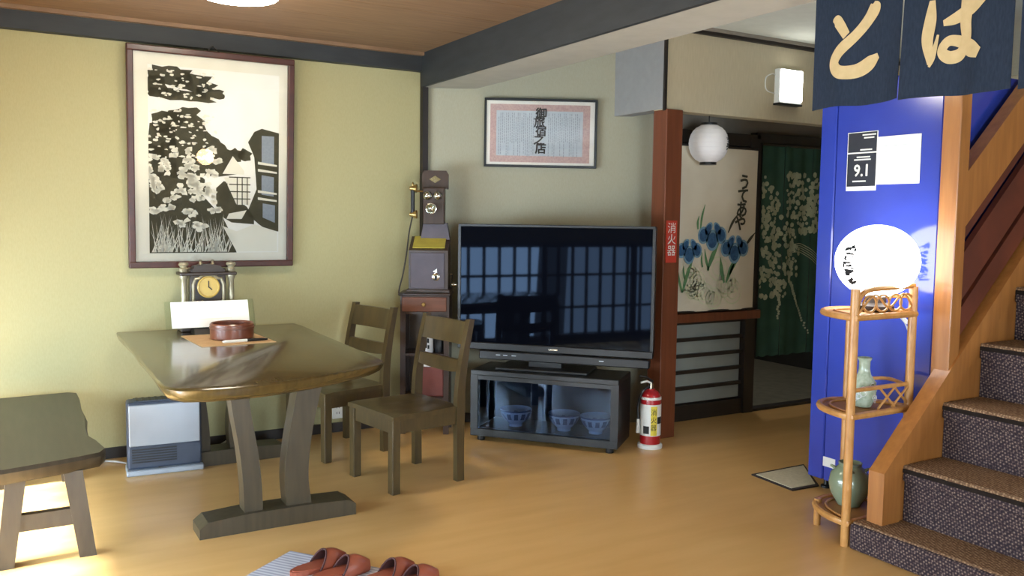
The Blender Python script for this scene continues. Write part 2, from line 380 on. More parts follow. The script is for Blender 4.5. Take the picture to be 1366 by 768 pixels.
# main beam across the room: dark face, pale underside
bm_ = struct(G().box(2.57, 2.90, -2.3, 5.62, 2.40, 2.755).obj('trim_1', M['beam']))
G().box(2.572, 2.90, -2.3, 5.645, 2.375, 2.405).obj('soffit_board', M['soffit'], bm_)
G().box(2.90, 2.912, -2.3, 5.50, 2.375, 2.755).obj('side_board', M['soffit'], bm_)
G().box(2.545, 2.572, -2.3, 5.60, 2.372, CEIL).obj('face_board', M['beam'], bm_)
wl = struct(G().box(-.95, 2.57, 5.595, 5.66, 2.478, CEIL).obj('trim_2', M['beam']))
G().box(-.95, 2.545, 5.555, 5.60, CEIL-.022, CEIL).obj('moulding', M['ceil'], wl)
struct(G().box(2.562, 2.604, 5.615, 5.66, 0, 2.50).obj('trim_3', M['darkwood']))
struct(G().box(-.95, 2.30, 5.645, 5.66, 0, .065).obj('baseboard_left', M['darkwood']))
struct(G().box(.30, 1.45, -.012, 0, 0, .065, M=Mw).obj('baseboard_back', M['darkwood']))
# thin dark double line where the lintel meets the ceiling
t4 = struct(G().box(3.80, 6.6, 4.462, 4.49, 2.712, 2.755).obj('trim_4', M['darkwood']))
G().box(3.80, 6.6, 4.44, 4.462, 2.735, 2.755).obj('batten', M['hallband'], t4)
struct(G().box(3.772, 3.79, 4.475, 4.495, 2.19, 2.755).obj('trim_5', M['darkwood']))
# red-brown pillar
struct(G().box(3.785, 3.925, 4.465, 4.60, 0, 2.20, bev=.004).obj('trim_6', M['pillar']))

# passage behind the lintel
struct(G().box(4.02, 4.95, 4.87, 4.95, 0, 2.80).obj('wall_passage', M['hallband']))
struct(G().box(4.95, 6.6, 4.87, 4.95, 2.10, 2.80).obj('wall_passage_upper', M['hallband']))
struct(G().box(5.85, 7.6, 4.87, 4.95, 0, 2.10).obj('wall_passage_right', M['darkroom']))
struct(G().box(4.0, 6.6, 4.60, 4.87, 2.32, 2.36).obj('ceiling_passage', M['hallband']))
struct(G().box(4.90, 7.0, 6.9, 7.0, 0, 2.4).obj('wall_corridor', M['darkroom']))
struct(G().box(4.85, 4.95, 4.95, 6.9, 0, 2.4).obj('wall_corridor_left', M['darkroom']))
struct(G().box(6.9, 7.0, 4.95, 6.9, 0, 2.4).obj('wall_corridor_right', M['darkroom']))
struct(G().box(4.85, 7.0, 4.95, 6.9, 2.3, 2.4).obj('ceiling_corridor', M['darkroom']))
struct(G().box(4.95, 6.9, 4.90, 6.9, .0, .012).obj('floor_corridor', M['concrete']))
# sliding partition with frosted panes below the banner
sd = struct(G().box(4.02, 4.09, 4.80, 4.86, 0, 2.05).obj('door_1', M['darkwood']))
def dp(n, m, *a, bev=0): return G().box(*a, bev=bev).obj(n, m, sd)
dp('stile', M['darkwood'], 4.88, 4.985, 4.78, 4.87, 0, 2.09)
dp('head_rail', M['darkwood'], 4.02, 4.985, 4.79, 4.87, 2.03, 2.12)
dp('bottom_rail', M['darkwood'], 4.09, 4.88, 4.795, 4.86, 0, .115)
dp('backing', M['darkwood'], 4.09, 4.88, 4.845, 4.865, .115, 2.03)
dp('sill_board', M['pillar'], 4.02, 4.99, 4.735, 4.87, .735, .80, bev=.004)
zs = [.115, .24, .36, .48, .60, .725]
for a, b in zip(zs, zs[1:]):
    dp('pane', M['greyslat'], 4.09, 4.87, 4.825, 4.835, a+.012, b-.012)
    dp('muntin', M['darkwood'], 4.09, 4.88, 4.80, 4.845, b-.014, b+.012)
dr = struct(G().box(4.95, 6.0, 4.79, 4.86, 2.06, 2.14).obj('door_2', M['darkwood']))
G().box(5.80, 5.87, 4.79, 4.87, 0, 2.06).obj('door_jamb', M['darkwood'], dr)
G().box(4.985, 5.80, 4.79, 4.87, 0, .02).obj('threshold', M['darkwood'], dr)

# ================================================================= STAIRCASE
T2, H2, X2, Z2, YS = .27, .26, 3.48, .385, 2.42
st = thing('staircase', 'carpeted wooden staircase with slatted rail rising beside the blue cabinet', 'staircase', (3.27, 2.0, 0))
def stp(g, n, m, par=None, **k):
    return g.xf(Matrix.Translation((-3.27, -2.0, 0))).obj(n, m, par or st, **k)
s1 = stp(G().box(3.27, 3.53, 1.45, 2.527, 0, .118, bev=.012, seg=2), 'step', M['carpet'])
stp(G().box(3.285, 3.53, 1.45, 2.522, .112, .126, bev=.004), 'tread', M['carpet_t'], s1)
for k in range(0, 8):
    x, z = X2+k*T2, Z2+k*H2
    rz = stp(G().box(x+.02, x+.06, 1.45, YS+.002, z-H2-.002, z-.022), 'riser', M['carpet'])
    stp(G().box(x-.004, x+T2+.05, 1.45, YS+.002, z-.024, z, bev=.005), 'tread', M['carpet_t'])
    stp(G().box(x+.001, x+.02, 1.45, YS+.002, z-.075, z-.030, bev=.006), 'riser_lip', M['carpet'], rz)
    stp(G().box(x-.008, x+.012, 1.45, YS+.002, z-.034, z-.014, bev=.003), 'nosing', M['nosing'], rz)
XE = X2+8*T2
side = [(3.275, .002), (3.275, .115), (X2+.01, .115)]
for k in range(8): side += [(X2+k*T2+.01, Z2+k*H2-.015), (X2+(k+1)*T2+.01, Z2+k*H2-.015)]
side += [(X2+8*T2+.01, .002)]
stp(G().prism(side, 1.43, 1.452, 'y'), 'side_panel', M['pine'])
up = lambda x: .87+.97*(x-3.87)
lo = lambda x: .752+.965*(x-3.87)
# skirt board against the steps, then the cap board with its short newel
stp(G().prism([(3.42, .12), (3.42, lo(3.42)+.02), (XE, lo(XE)+.02), (XE, lo(XE)-.75), (3.75, .12)], 2.425, 2.475, 'y'), 'skirt_board', M['pine'])
cap = [(3.345, .125), (3.345, up(3.345)), (XE, up(XE)), (XE, lo(XE)), (3.465, lo(3.465)-.03), (3.465, .125)]
stp(G().prism(cap, 2.415, 2.495, 'y'), 'stringer', M['pine'])
stp(G().box(3.785, 3.865, 2.425, 2.515, .74, 2.42, bev=.004), 'newel_post', M['pine'])
def slat(n, z0, z1, y0, y1, m, sl=.955):
    f = lambda x, z: z+sl*(x-3.87)
    stp(G().prism([(3.86, f(3.86, z0)), (3.86, f(3.86, z1)), (XE, f(XE, z1)), (XE, f(XE, z0))], y0, y1, 'y'), n, m)
slat('handrail', 1.46, 1.715, 2.43, 2.50, M['pine'], .93)
slat('slat', 1.365, 1.428, 2.455, 2.485, M['redslat'])
slat('slat', 1.075, 1.30, 2.455, 2.485, M['redslat'])
slat('slat', .905, 1.04, 2.455, 2.485, M['redslat'])

# ================================================================= BLUE CABINET (drinks machine side)
bc = thing('vending_machine', 'tall glossy royal blue machine side with notices beside the stairs', 'vending machine', (3.83, 2.90, 0))
G().box(.012, .70, -.36, .352, .07, 2.2, bev=.012, seg=2).obj('body', M['blue'], bc)
G().box(0, .02, -.355, .243, .072, 2.19, bev=.004).obj('side_panel', M['blue'], bc)
G().box(0, .02, .249, .350, .072, 2.19, bev=.006).obj('door_edge', M['blue'], bc)
for x, y in ((.10, .30), (.10, -.30), (.62, .30), (.62, -.30)):
    G().lathe([(.0, 0), (.03, 0), (.03, .012), (.015, .016), (.015, .075), (0, .075)], 12, (x, y, 0)).obj('foot', M['black'], bc)
bl = G().box(-.002, .001, .166, .246, .150, .202).obj('badge', M['white'], bc)
RZ = R(-90)
ns = thing('energy_sticker', 'dark sticker with white 9.1 on the blue machine', 'sticker', (3.827, 2.980, 1.635), RZ)
G().box(-.09, .09, -.001, .001, 0, .30, bev=0).obj('sheet', M['paper'], ns)
G().box(-.086, .086, -.002, -.0005, .022, .19, bev=0).obj('number_panel', M['sticker'], ns)
G().box(-.086, .086, -.002, -.0005, .197, .297).obj('upper_panel', M['sticker'], ns)
text_mesh('number', '9.1', M['white'], ns, .005, .075, .085, -.0035, .95, bold=.002)
for i, (x0, x1, z) in enumerate(((-.03, .05, .168), (-.045, .055, .155), (-.05, .03, .045), (-.0, .08, .28), (.01, .07, .265), (-.01, .06, .205))):
    G().box(x0, x1, -.0032, -.0022, z, z+.007).obj('print_line', M['white'], ns)
np_ = thing('notice_sheet', 'plain white paper notice taped on the blue machine', 'notice', (3.827, 2.770, 1.664), RZ)
G().box(-.122, .122, -.002, .001, 0, .238).obj('sheet', M['paper'], np_)
for k in range(5):
    G().box(-.08, .08-.03*(k % 2), -.0028, -.0019, .19-k*.03, .1915-k*.03).obj('print_line', M['cert_ink'], np_)

# ================================================================= ENTRANCE NOREN (navy)
nr = thing('navy_noren', 'dark navy split curtain with large beige hiragana under the beam', 'noren curtain', (2.74, 2.0, 2.36))
def nx(y, z):   # gentle folds, local x offset
    d = min(1, max(0, (2.36-z)/.45))
    return .012*d*math.sin(y*21+1.0)+.006*d*math.sin(y*47)
NT, NB = 2.345, 1.90
def npanel(y0, y1, zb0, zb1):
    g = G(); N, K = 16, 10; rows = []
    for j in range(K+1):
        row = []
        for i in range(N+1):
            u = i/N; y = y0+(y1-y0)*u; zb = zb0+(zb1-zb0)*u+.004*math.sin(u*7)
            z = NT+(zb-NT)*j/K; row.append((nx(y, z), y-2.0, z-2.36))
        rows.append(row)
    for off in (0, .003):
        V = [[g.b.verts.new((p[0]+off, p[1], p[2])) for p in r] for r in rows]
        for j in range(K):
            for i in range(N): g.b.faces.new((V[j][i], V[j][i+1], V[j+1][i+1], V[j+1][i]))
    return g.obj('cloth_panel', M['navy'], nr, smooth=True, fix=False)
panels = [npanel(2.372, 1.992, 1.902, 1.906), npanel(1.984, 1.598, 1.900, 1.893), npanel(1.575, 1.20, 1.89, 1.89)]
G().tube([(0, .42, -.012), (0, -.85, -.012)], .014).obj('rod', M['darkwood'], nr)
for y in (.40, -.84):
    G().box(-.01, .01, y-.01, y+.01, -.012, .02).obj('bracket', M['darkwood'], nr)
def nfn(y0, z0, sy, sz):
    def f(u, v):
        y = y0-u*sy; z = z0+v*sz
        return (nx(y, z)-.003, y-2.0, z-2.36)
    return f
f1 = nfn(2.290, 2.010, .212, .255)
g = G(); stroke(g, [(.03, .86, .02), (.12, .84, .085), (.22, .74, .085), (.33, .60, .07)], f1)
stroke(g, [(.90, 1.0, .03), (.88, .92, .11), (.74, .76, .10), (.48, .57, .085), (.20, .38, .095), (.10, .22, .105), (.22, .09, .095), (.50, .07, .10), (.80, .15, .11), (.97, .24, .04)], f1)
g.obj('letter', M['noren_ink'], panels[0], fix=False)
f2 = nfn(1.905, 1.996, .215, .245)
g = G(); stroke(g, [(.12, .92, .05), (.10, .66, .10), (.06, .38, .095), (.12, .06, .05)], f2)
stroke(g, [(.10, .02, .02), (.16, .16, .05), (.24, .44, .02)], f2)
stroke(g, [(.32, .58, .04), (.52, .62, .08), (.80, .72, .095), (1.02, .84, .05)], f2)
stroke(g, [(.70, 1.15, .08), (.71, .85, .11), (.69, .55, .10), (.71, .32, .09), (.62, .14, .09), (.43, .11, .085), (.31, .21, .075), (.42, .33, .07), (.62, .29, .08), (.80, .18, .11), (.95, .10, .07)], f2)
g.obj('letter', M['noren_ink'], panels[1], fix=False)

# ================================================================= FRAMED WOODCUT PRINT on the left wall
pw, ph = .985, 1.312
pic = thing('framed_picture', 'large red-brown framed black and white woodcut of an iris garden', 'picture', (.655, 5.655, 1.147)); pic.rotation_euler = (R(3.2), 0, 0)
FW = .038
for a in ((0, pw, 0, FW), (0, pw, ph-FW, ph)):
    G().box(a[0], a[1], -.045, 0, a[2], a[3], bev=.006, seg=2).obj('frame_rail', M['frame'], pic)
for a in ((0, FW), (pw-FW, pw)):
    G().box(a[0], a[1], -.0445, 0, FW-.004, ph-FW+.004, bev=.006, seg=2).obj('frame_stile', M['frame'], pic)
G().box(.02, pw-.02, -.012, 0, .02, ph-.02).obj('mat_board', M['mat_board'], pic)
U0, U1, V0, V1 = .118, .895, .088, 1.205
pr_ = G().box(U0, U1, -.0135, -.0115, V0, V1).obj('print', M['paper'], pic)
UU = lambda u: U0+(U1-U0)*u
VV = lambda v: V0+(V1-V0)*v
def blob(g, cu, cv, ru, rv, n=18, j=.25, d=-.0145, clampv=True):
    pts = []
    for k in range(n):
        a = 2*math.pi*k/n; rr = 1+rnd.uniform(-j, j)
        pts.append((min(max(cu+ru*rr*math.cos(a), 0), 1), min(max(cv+rv*rr*math.sin(a), 0), 1)))
    c = g.b.verts.new((UU(min(max(cu, 0), 1)), d, VV(min(max(cv, 0), 1))))
    vs = [g.b.verts.new((UU(u), d, VV(v))) for u, v in pts]
    for k in range(n): g.b.faces.new((c, vs[k], vs[(k+1) % n]))
def ppoly(g, pts, d=-.0146): g.poly([(UU(u), d, VV(v)) for u, v in pts])
g = G()
for cu, cv, ru, rv in ((.15, .95, .2, .06), (.34, .92, .14, .06), (.45, .87, .12, .03), (.12, .86, .14, .025), (.3, .85, .2, .03), (.06, .9, .08, .06),
                       (.14, .70, .16, .08), (.25, .74, .14, .05), (.12, .60, .16, .1), (.24, .62, .14, .08), (.1, .48, .14, .12), (.3, .52, .14, .1), (.42, .5, .1, .09), (.45, .58, .12, .06), (.22, .38, .2, .08)):
    blob(g, cu, cv, ru, rv, 20, .3)
ppoly(g, [(.20, .45), (.20, .68), (.27, .71), (.31, .775), (.35, .71), (.39, .735), (.43, .67), (.49, .63), (.55, .575), (.62, .56), (.66, .54), (.66, .44), (.5, .42)])
for cu in (.52, .6, .66, .72): blob(g, cu, .545, .06, .035)
g.obj('trees', M['ink'], pr_, fix=False)
g = G()
ppoly(g, [(0, 0), (0, .42), (.3, .40), (.42, .30), (.55, .2), (.62, .1), (.66, 0)])
ppoly(g, [(.5, .36), (.56, .40), (.64, .38), (.66, .30), (.74, .26), (.80, .20), (.80, .16), (.62, .17), (.5, .22)])
ppoly(g, [(.75, .62), (.80, .68), (.86, .70), (1, .68), (1, .12), (.92, .12), (.84, .16), (.74, .22), (.82, .36), (.80, .54)])
g.obj('garden_mass', M['ink'], pr_, fix=False)
g = G(); D = -.0155
for k in range(170):
    cu, cv = rnd.uniform(0, .5), rnd.uniform(.5, .98)
    if .78 < cv < .84: continue
    blob(g, cu, cv, rnd.uniform(.006, .022), rnd.uniform(.003, .008), 8, .4, D)
for k in range(36):
    cu, cv = rnd.uniform(.0, .50), rnd.uniform(.29, .56)
    for q in range(4): blob(g, cu+rnd.uniform(-.03, .03), cv+rnd.uniform(-.02, .02), .022, .013, 8, .4, D)
for cu, cv in ((.06, .24), (.14, .25), (.30, .22), (.38, .15), (.36, .31), (.42, .34), (.24, .17), (.33, .38), (.5, .24)):
    for q in range(6): blob(g, cu+rnd.uniform(-.04, .04), cv+rnd.uniform(-.02, .02), .025, .013, 9, .4, D)
ppoly(g, [(.55, .44), (.63, .54), (.72, .46), (.72, .44)], D); ppoly(g, [(.56, .42), (.76, .42), (.76, .27), (.66, .27)], D)
ppoly(g, [(.55, .15), (.66, .12), (.8, .16), (.99, .12), (.99, .005), (.66, .005)], D)
ppoly(g, [(.60, .22), (.74, .24), (.70, .19), (.58, .19)], D)
for v in (.34, .50, .30, .46): ppoly(g, [(.83, v), (.985, v-.01), (.985, v), (.83, v+.015)], D)
for k in range(110):
    u0 = rnd.uniform(0, .62); h = rnd.uniform(.08, .22); l = rnd.uniform(-.06, .10)
    if u0+l < 0 or u0 > .66-h*.5: continue
    ppoly(g, [(u0, .005), (u0+.008, .005), (u0+l+.002, h)], D)
g.obj('paper_highlights', M['mat_board'], pr_, fix=False)['kind'] = 'stuff'
g = G(); D = -.0163
for u in (.66, .70, .74): ppoly(g, [(u, .27), (u+.008, .27), (u+.008, .42), (u, .42)], D)
for v in (.30, .34, .38, .42): ppoly(g, [(.60, v), (.77, v), (.77, v+.006), (.60, v+.006)], D)
for k in range(6):
    a = R(100+k*28); ppoly(g, [(.60, .33), (.60+.075*math.cos(a), .33+.06*math.sin(a)), (.60+.075*math.cos(a+.09), .33+.06*math.sin(a+.09))], D)
g.obj('house_lines', M['ink'], pr_, fix=False)
g = G(); D = -.0152
ppoly(g, [(.86, .66), (.96, .66), (.96, .50), (.86, .51)], D); ppoly(g, [(.86, .44), (.96, .43), (.96, .32), (.86, .33)], D); ppoly(g, [(.87, .28), (.97, .27), (.97, .17), (.87, .2)], D)
g.obj('window_reflection', M['cert_ink'], pr_, fix=False)  # window lattice mirrored in the glass, painted here as grey panes
G().box(FW-.004, pw-FW+.004, -.026, -.024, FW-.004, ph-FW+.004).obj('glass', M['glass'], pic)
G().tube([(.45, -.02, ph-.005), (.49, -.012, ph+.035), (.53, -.02, ph-.005)], .004).obj('hanging_cord', M['cord_dark'], pic)

# ================================================================= FRAMED CERTIFICATE on the diagonal wall
ce = thing('framed_certificate', 'thin dark framed certificate with brush calligraphy above the television', 'certificate', (2.951+.003, 5.447-.007, 1.833), TVA)
ce.rotation_euler = (0, R(.25), TVA)
cw, ch = .795, .478
for a in ((0, cw, 0, .016), (0, cw, ch-.016, ch)): G().box(a[0], a[1], -.022, .012, a[2], a[3], bev=.003).obj('frame_rail', M['black'], ce)
for a in ((0, .016), (cw-.016, cw)): G().box(a[0], a[1], -.0215, .012, .014, ch-.014, bev=.003).obj('frame_stile', M['black'], ce)
G().box(.01, cw-.01, -.004, .01, .01, ch-.01).obj('mat_board', M['paper'], ce)
G().box(.042, cw-.05, -.006, -.003, .035, ch-.04).obj('border', M['cert_pink'], ce)
G().box(.085, cw-.10, -.0075, -.005, .08, ch-.085).obj('sheet', M['cert_paper'], ce)
chars = '御旅宿之店'
for i, cch in enumerate(chars):
    text_mesh('calligraphy', cch, M['ink_black'], ce, cw*.495+.006*(-1)**i, ch-.13-i*.061, .080, -.0105, 1.0, bold=.0025)
for k in range(44):
    u = .10+k*.0135
    if abs(u-cw*.495) < .05 or u > cw-.12: continue
    z1 = ch-.10-.03*(k % 3 == 0); z0 = .09+.09*(rnd.random() < .4)
    q = G(); z = z1
    while z > z0:
        L = rnd.uniform(.008, .022); q.box(u, u+.004, -.0085, -.0074, z-L, z); z -= L+.005
    o = q.obj('text_column', M['cert_ink'], ce); 
G().box(.012, cw-.012, -.016, -.0145, .012, ch-.012).obj('glass', M['glass'], ce)

# ================================================================= TABLE
tb = thing('dining_table', 'dark lacquered slab table with wavy live edge against the wall', 'table', (1.1, 4.6, 0))
raw = [(.575, 5.60), (.572, 5.2), (.567, 4.87), (.556, 4.5), (.557, 4.13), (.551, 3.88), (.556, 3.72), (.60, 3.645), (.69, 3.61), (.80, 3.60), (.92, 3.605), (1.04, 3.63), (1.16, 3.67), (1.286, 3.725), (1.42, 3.80),
       (1.54, 3.88), (1.595, 3.935), (1.612, 4.03), (1.622, 4.455), (1.637, 5.02), (1.652, 5.45), (1.64, 5.60)]
pts = [(x-1.1, y-4.6) for x, y in raw]
g = G()
n = len(pts); rows = []
for zz, ins in ((.705, .055), (.722, .025), (.748, .004), (.762, 0), (.77, .010)):
    row = []
    for p in pts:
        d = Vector(p); row.append(g.b.verts.new((p[0]-d.x/d.length*ins, p[1]-d.y/d.length*ins, zz)))
    rows.append(row)
for a, b in zip(rows, rows[1:]):
    for i in range(n): g.b.faces.new((a[i], a[(i+1) % n], b[(i+1) % n], b[i]))
g.b.faces.new(list(reversed(rows[0]))); g.b.faces.new(rows[-1])
g.obj('tabletop', M['table'], tb, smooth=True)
def tleg(y, xs):
    # curved board: xs = [(z, x0, x1)]
    q = spline([(a, b, c) for a, b, c in xs], 6)
    pl = [(p.y-1.1, p.x) for p in q]+[(p.z-1.1, p.x) for p in reversed(q)]
    G().prism(pl, y-4.6-.045, y-4.6+.055, 'y').obj('leg', M['leg'], tb)
for y in (4.09, 5.28):
    tleg(y, [(.075, .945, 1.03), (.22, .940, 1.025), (.38, .925, 1.008), (.54, .900, .982), (.715, .875, .96)])
    tleg(y, [(.075, 1.145, 1.265), (.22, 1.135, 1.25), (.38, 1.15, 1.262), (.54, 1.178, 1.292), (.715, 1.212, 1.335)])
    ft = [(.737, .0), (.737, .045), (.775, .075), (.95, .086), (1.25, .086), (1.44, .078), (1.479, .055), (1.479, .0)]
    G().prism([(a-1.1, b) for a, b in ft], y-4.6-.075, y-4.6+.085, 'y').obj('foot', M['leg'], tb)
G().box(-.20, .20, 4.1-4.6, 5.28-4.6, .655, .706).obj('under_rail', M['leg'], tb)

# ---- things on the table
TZ = .77
ck = thing('mantel_clock', 'ornate mantel clock with pale columns and gold dial behind the sign', 'clock', (1.075, 5.50, TZ))
G().box(-.165, .165, -.075, .075, 0, .05, bev=.006).obj('base', M['clockcase'], ck)
G().box(-.105, .105, -.04, .05, .05, .375, bev=.004).obj('case', M['clockcase'], ck)
G().box(-.165, .165, -.07, .07, .335, .355, bev=.004).obj('cornice', M['clockcase'], ck)
G().prism([(-.10, .355), (-.075, .39), (-.03, .40), (.03, .40), (.075, .39), (.10, .355)], -.05, .05, 'y').obj('pediment', M['clockcase'], ck)
for x in (-.138, .138):
    c = G().lathe([(0, .05), (.026, .05), (.026, .065), (.018, .075), (.017, .31), (.026, .325), (.026, .335), (0, .335)], 14, (x, -.03, 0)).obj('column', M['silverbrass'], ck, smooth=True)
    G().lathe([(0, .355), (.022, .355), (.028, .375), (.018, .385), (.03, .40), (.026, .412), (0, .418)], 14, (x, -.03, 0)).obj('finial', M['silverbrass'], c, smooth=True)
for x in (-.035, .035): G().lathe([(0, .40), (.012, .40), (.006, .415), (.012, .425), (0, .43)], 10, (x, 0, 0)).obj('knob', M['silverbrass'], ck, smooth=True)
arc = [(-.088, -.052, .10), (-.088, -.052, .28), (-.075, -.052, .315), (-.05, -.052, .32), (-.03, -.052, .338), (.03, -.052, .338), (.05, -.052, .32), (.075, -.052, .315), (.088, -.052, .28), (.088, -.052, .10)]
G().tube(arc, .010, 8).obj('moulding', M['silverbrass'], ck)
Mx = Matrix.Translation((0, -.042, .265)) @ Matrix.Rotation(R(90), 4, 'X')
dl = G().lathe([(0, 0), (.066, 0), (.066, .012), (.060, .016), (.056, .010), (0, .010)], 28).xf(Mx).obj('dial', M['dial'], ck, smooth=True)
G().box(-.003, .003, -.0565, -.0545, .262, .302).obj('hand', M['clockcase'], dl)
G().box(-.003, .003, -.0565, -.0545, -.003, .026, M=Matrix.Translation((0, 0, .265)) @ Matrix.Rotation(R(130), 4, 'Y')).obj('hand', M['clockcase'], dl)

sg = thing('acrylic_sign', 'wide white sign in a clear stand in front of the clock', 'sign', (1.06, 5.30, TZ), R(1))
Ms = Matrix.Translation((0, 0, .035)) @ Matrix.Rotation(R(-18), 4, 'X')
G().box(-.255, .255, -.006, .006, 0, .165, M=Ms).obj('stand_panel', M['acrylic'], sg)
G().box(-.222, .222, -.009, -.0065, .004, .160, M=Ms).obj('card', M['paper'], sg)
for k in range(3):
    G().box(-.15, .12, -.0098, -.0088, .11-k*.03, .115-k*.03, M=Ms).obj('print_line', M['mat_board'], sg)
G().prism([(-.02, 0), (.09, 0), (.075, .10), (.0, .035)], -.10, .10, 'x').obj('foot', M['black'], sg)

pm = tag(G().box(-.2, .2, -.24, .24, 0, .003).obj('paper_mat', M['cloth_beige']), 'thin tan paper mat under the wooden bowl', 'mat')
pm.location = (1.09, 5.02, TZ); pm.rotation_euler = (0, 0, R(3))
bw = thing('wooden_bowl', 'round red-brown lacquered bowl on the tan mat', 'bowl', (1.115, 5.02, TZ+.003))
G().lathe([(0, 0), (.108, 0), (.118, .008), (.120, .085), (.114, .092), (.106, .086), (.104, .02), (0, .016)], 36).obj('body', M['bowl_red'], bw, smooth=True)
G().lathe([(.1195, .06), (.1225, .062), (.1225, .072), (.1195, .074)], 36).obj('band', M['drawer'], bw, smooth=True)
G().lathe([(0, .017), (.103, .017), (.10, .055), (0, .058)], 30).obj('contents', M['clockcase'], bw, smooth=True)
pn = thing('pen', 'white and black pen lying in front of the bowl', 'pen', (1.15, 4.86, TZ+.010), R(4))
G().tube([(-.125, 0, 0), (-.11, 0, 0), (.01, 0, 0)], [.004, .009, .009], 10).obj('barrel', M['white'], pn)
G().tube([(.01, 0, 0), (.10, 0, 0), (.125, 0, 0)], [.0088, .0088, .005], 10).obj('cap', M['black'], pn)

# ================================================================= BENCH
bn = thing('wooden_bench', 'low dark wooden bench with wavy edge near the window', 'bench', (.13, 4.8, 0))
raw = [(-.13, 5.55), (-.12, 5.0), (-.14, 4.5), (-.12, 3.98), (-.02, 3.965), (.12, 4.0), (.26, 4.04), (.345, 4.075), (.372, 4.14), (.352, 4.30), (.325, 4.42), (.333, 4.60), (.35, 4.80), (.345, 5.1), (.355, 5.35), (.352, 5.53), (.31, 5.57)]
pts = [(x-.13, y-4.8) for x, y in raw]
g = G(); n = len(pts); rows = []
for zz, ins in ((.375, .02), (.39, .006), (.425, 0), (.44, .012)):
    rows.append([g.b.verts.new((p[0]-p[0]/(Vector(p).length)*ins, p[1]-p[1]/(Vector(p).length)*ins, zz)) for p in pts])
for a, b in zip(rows, rows[1:]):
    for i in range(n): g.b.faces.new((a[i], a[(i+1) % n], b[(i+1) % n], b[i]))
g.b.faces.new(list(reversed(rows[0]))); g.b.faces.new(rows[-1])
g.obj('seat', M['bench'], bn, smooth=True)
for y in (4.085, 5.30):
    for s in (-1, 1):
        x0, x1 = .13+s*.105, .13+s*.155
        a = [(x0-.13-.037, .38), (x0-.13+.037, .38), (x1-.13+.033, 0), (x1-.13-.033, 0)]
        G().prism(a, y-4.8-.035, y-4.8+.035, 'y').obj('leg', M['bench'], bn)
    G().box(-.14, .14, y-4.8-.02, y-4.8+.02, .145, .215).obj('stretcher', M['bench'], bn)

# ================================================================= CHAIRS
def make_chair(label, loc, rz):
    c = thing('dining_chair', label, 'chair', loc, rz, 'wooden dining chairs by the table')
    # faces -x
    g = G(); n = 9; top = []; bot = []
    for i in range(n):
        for j in range(n):
            u, v = i/(n-1)*2-1, j/(n-1)*2-1
            x = u*.225-.005; y = v*(.235-.01*u)
            dip = .012*max(0, 1-((u-.15)**2/.6+(abs(v)-.42)**2/.16))
            top.append(g.b.verts.new((x, y, .432-dip-.006*(abs(u) == 1)-.006*(abs(v) == 1)))); bot.append(g.b.verts.new((x, y, .40)))
    for i in range(n-1):
        for j in range(n-1):
            a = [i*n+j, i*n+j+1, (i+1)*n+j+1, (i+1)*n+j]
            g.b.faces.new([top[k] for k in a]); g.b.faces.new([bot[k] for k in reversed(a)])
    ring = [i*n for i in range(n)]+[(n-1)*n+j for j in range(1, n)]+[i*n+n-1 for i in range(n-2, -1, -1)]+[j for j in range(n-2, 0, -1)]
    for k in range(len(ring)):
        a, b = ring[k], ring[(k+1) % len(ring)]; g.b.faces.new((top[a], top[b], bot[b], bot[a]))
    g.obj('seat', M['chair'], c, smooth=True)
    for s in (-1, 1):
        G().box(-.228, -.178, s*.208-.025, s*.208+.025, 0, .402, bev=.004).obj('leg', M['chair'], c)
        # rear leg runs up into the curved back post
        prof = spline([(.0, .192, .240), (.20, .190, .238), (.41, .188, .242), (.55, .196, .246), (.72, .226, .268), (.905, .270, .304)], 6)
        pl = [(p.y, p.x) for p in prof]+[(p.z, p.x) for p in reversed(prof)]
        G().prism(pl, s*.215-.019, s*.215+.019, 'y').obj('leg', M['chair'], c)
        G().box(-.18, .195, s*.208-.012, s*.208+.012, .325, .40).obj('side_apron', M['chair'], c)
    G().box(-.215, -.19, -.185, .185, .325, .40).obj('front_apron', M['chair'], c)
    G().box(.20, .222, -.20, .20, .325, .40).obj('rear_apron', M['chair'], c)
    def rail(nm, z0, z1, x0, bow, lean, arch):
        g = G(); N = 10; F = []
        for k in range(N+1):
            v = k/N*2-1; y = v*.200; xo = x0+bow*(1-v*v); ar = arch*(1-v*v)
            F.append([(xo, y, z0+ar), (xo+.022, y, z0+ar), (xo+.022+lean, y, z1+ar*.4), (xo+lean, y, z1+ar*.4)])
        V = [[g.b.verts.new(p) for p in f] for f in F]
        for a, b in zip(V, V[1:]):
            for i in range(4): g.b.faces.new((a[i], a[(i+1) % 4], b[(i+1) % 4], b[i]))
        g.b.faces.new(V[0]); g.b.faces.new(list(reversed(V[-1])))
        g.obj(nm, M['chair'], c, smooth=True)
    rail('top_rail', .765, .890, .238, .025, .028, -.004)
    rail('back_slat', .615, .680, .212, .022, .012, -.018)
    return c
make_chair('dark wooden ladder-back chair standing in front of the telephone stand', (1.935, 4.455, 0), R(9))
make_chair('dark wooden ladder-back chair tucked at the table corner by the wall', (1.795, 5.215, 0), R(13))

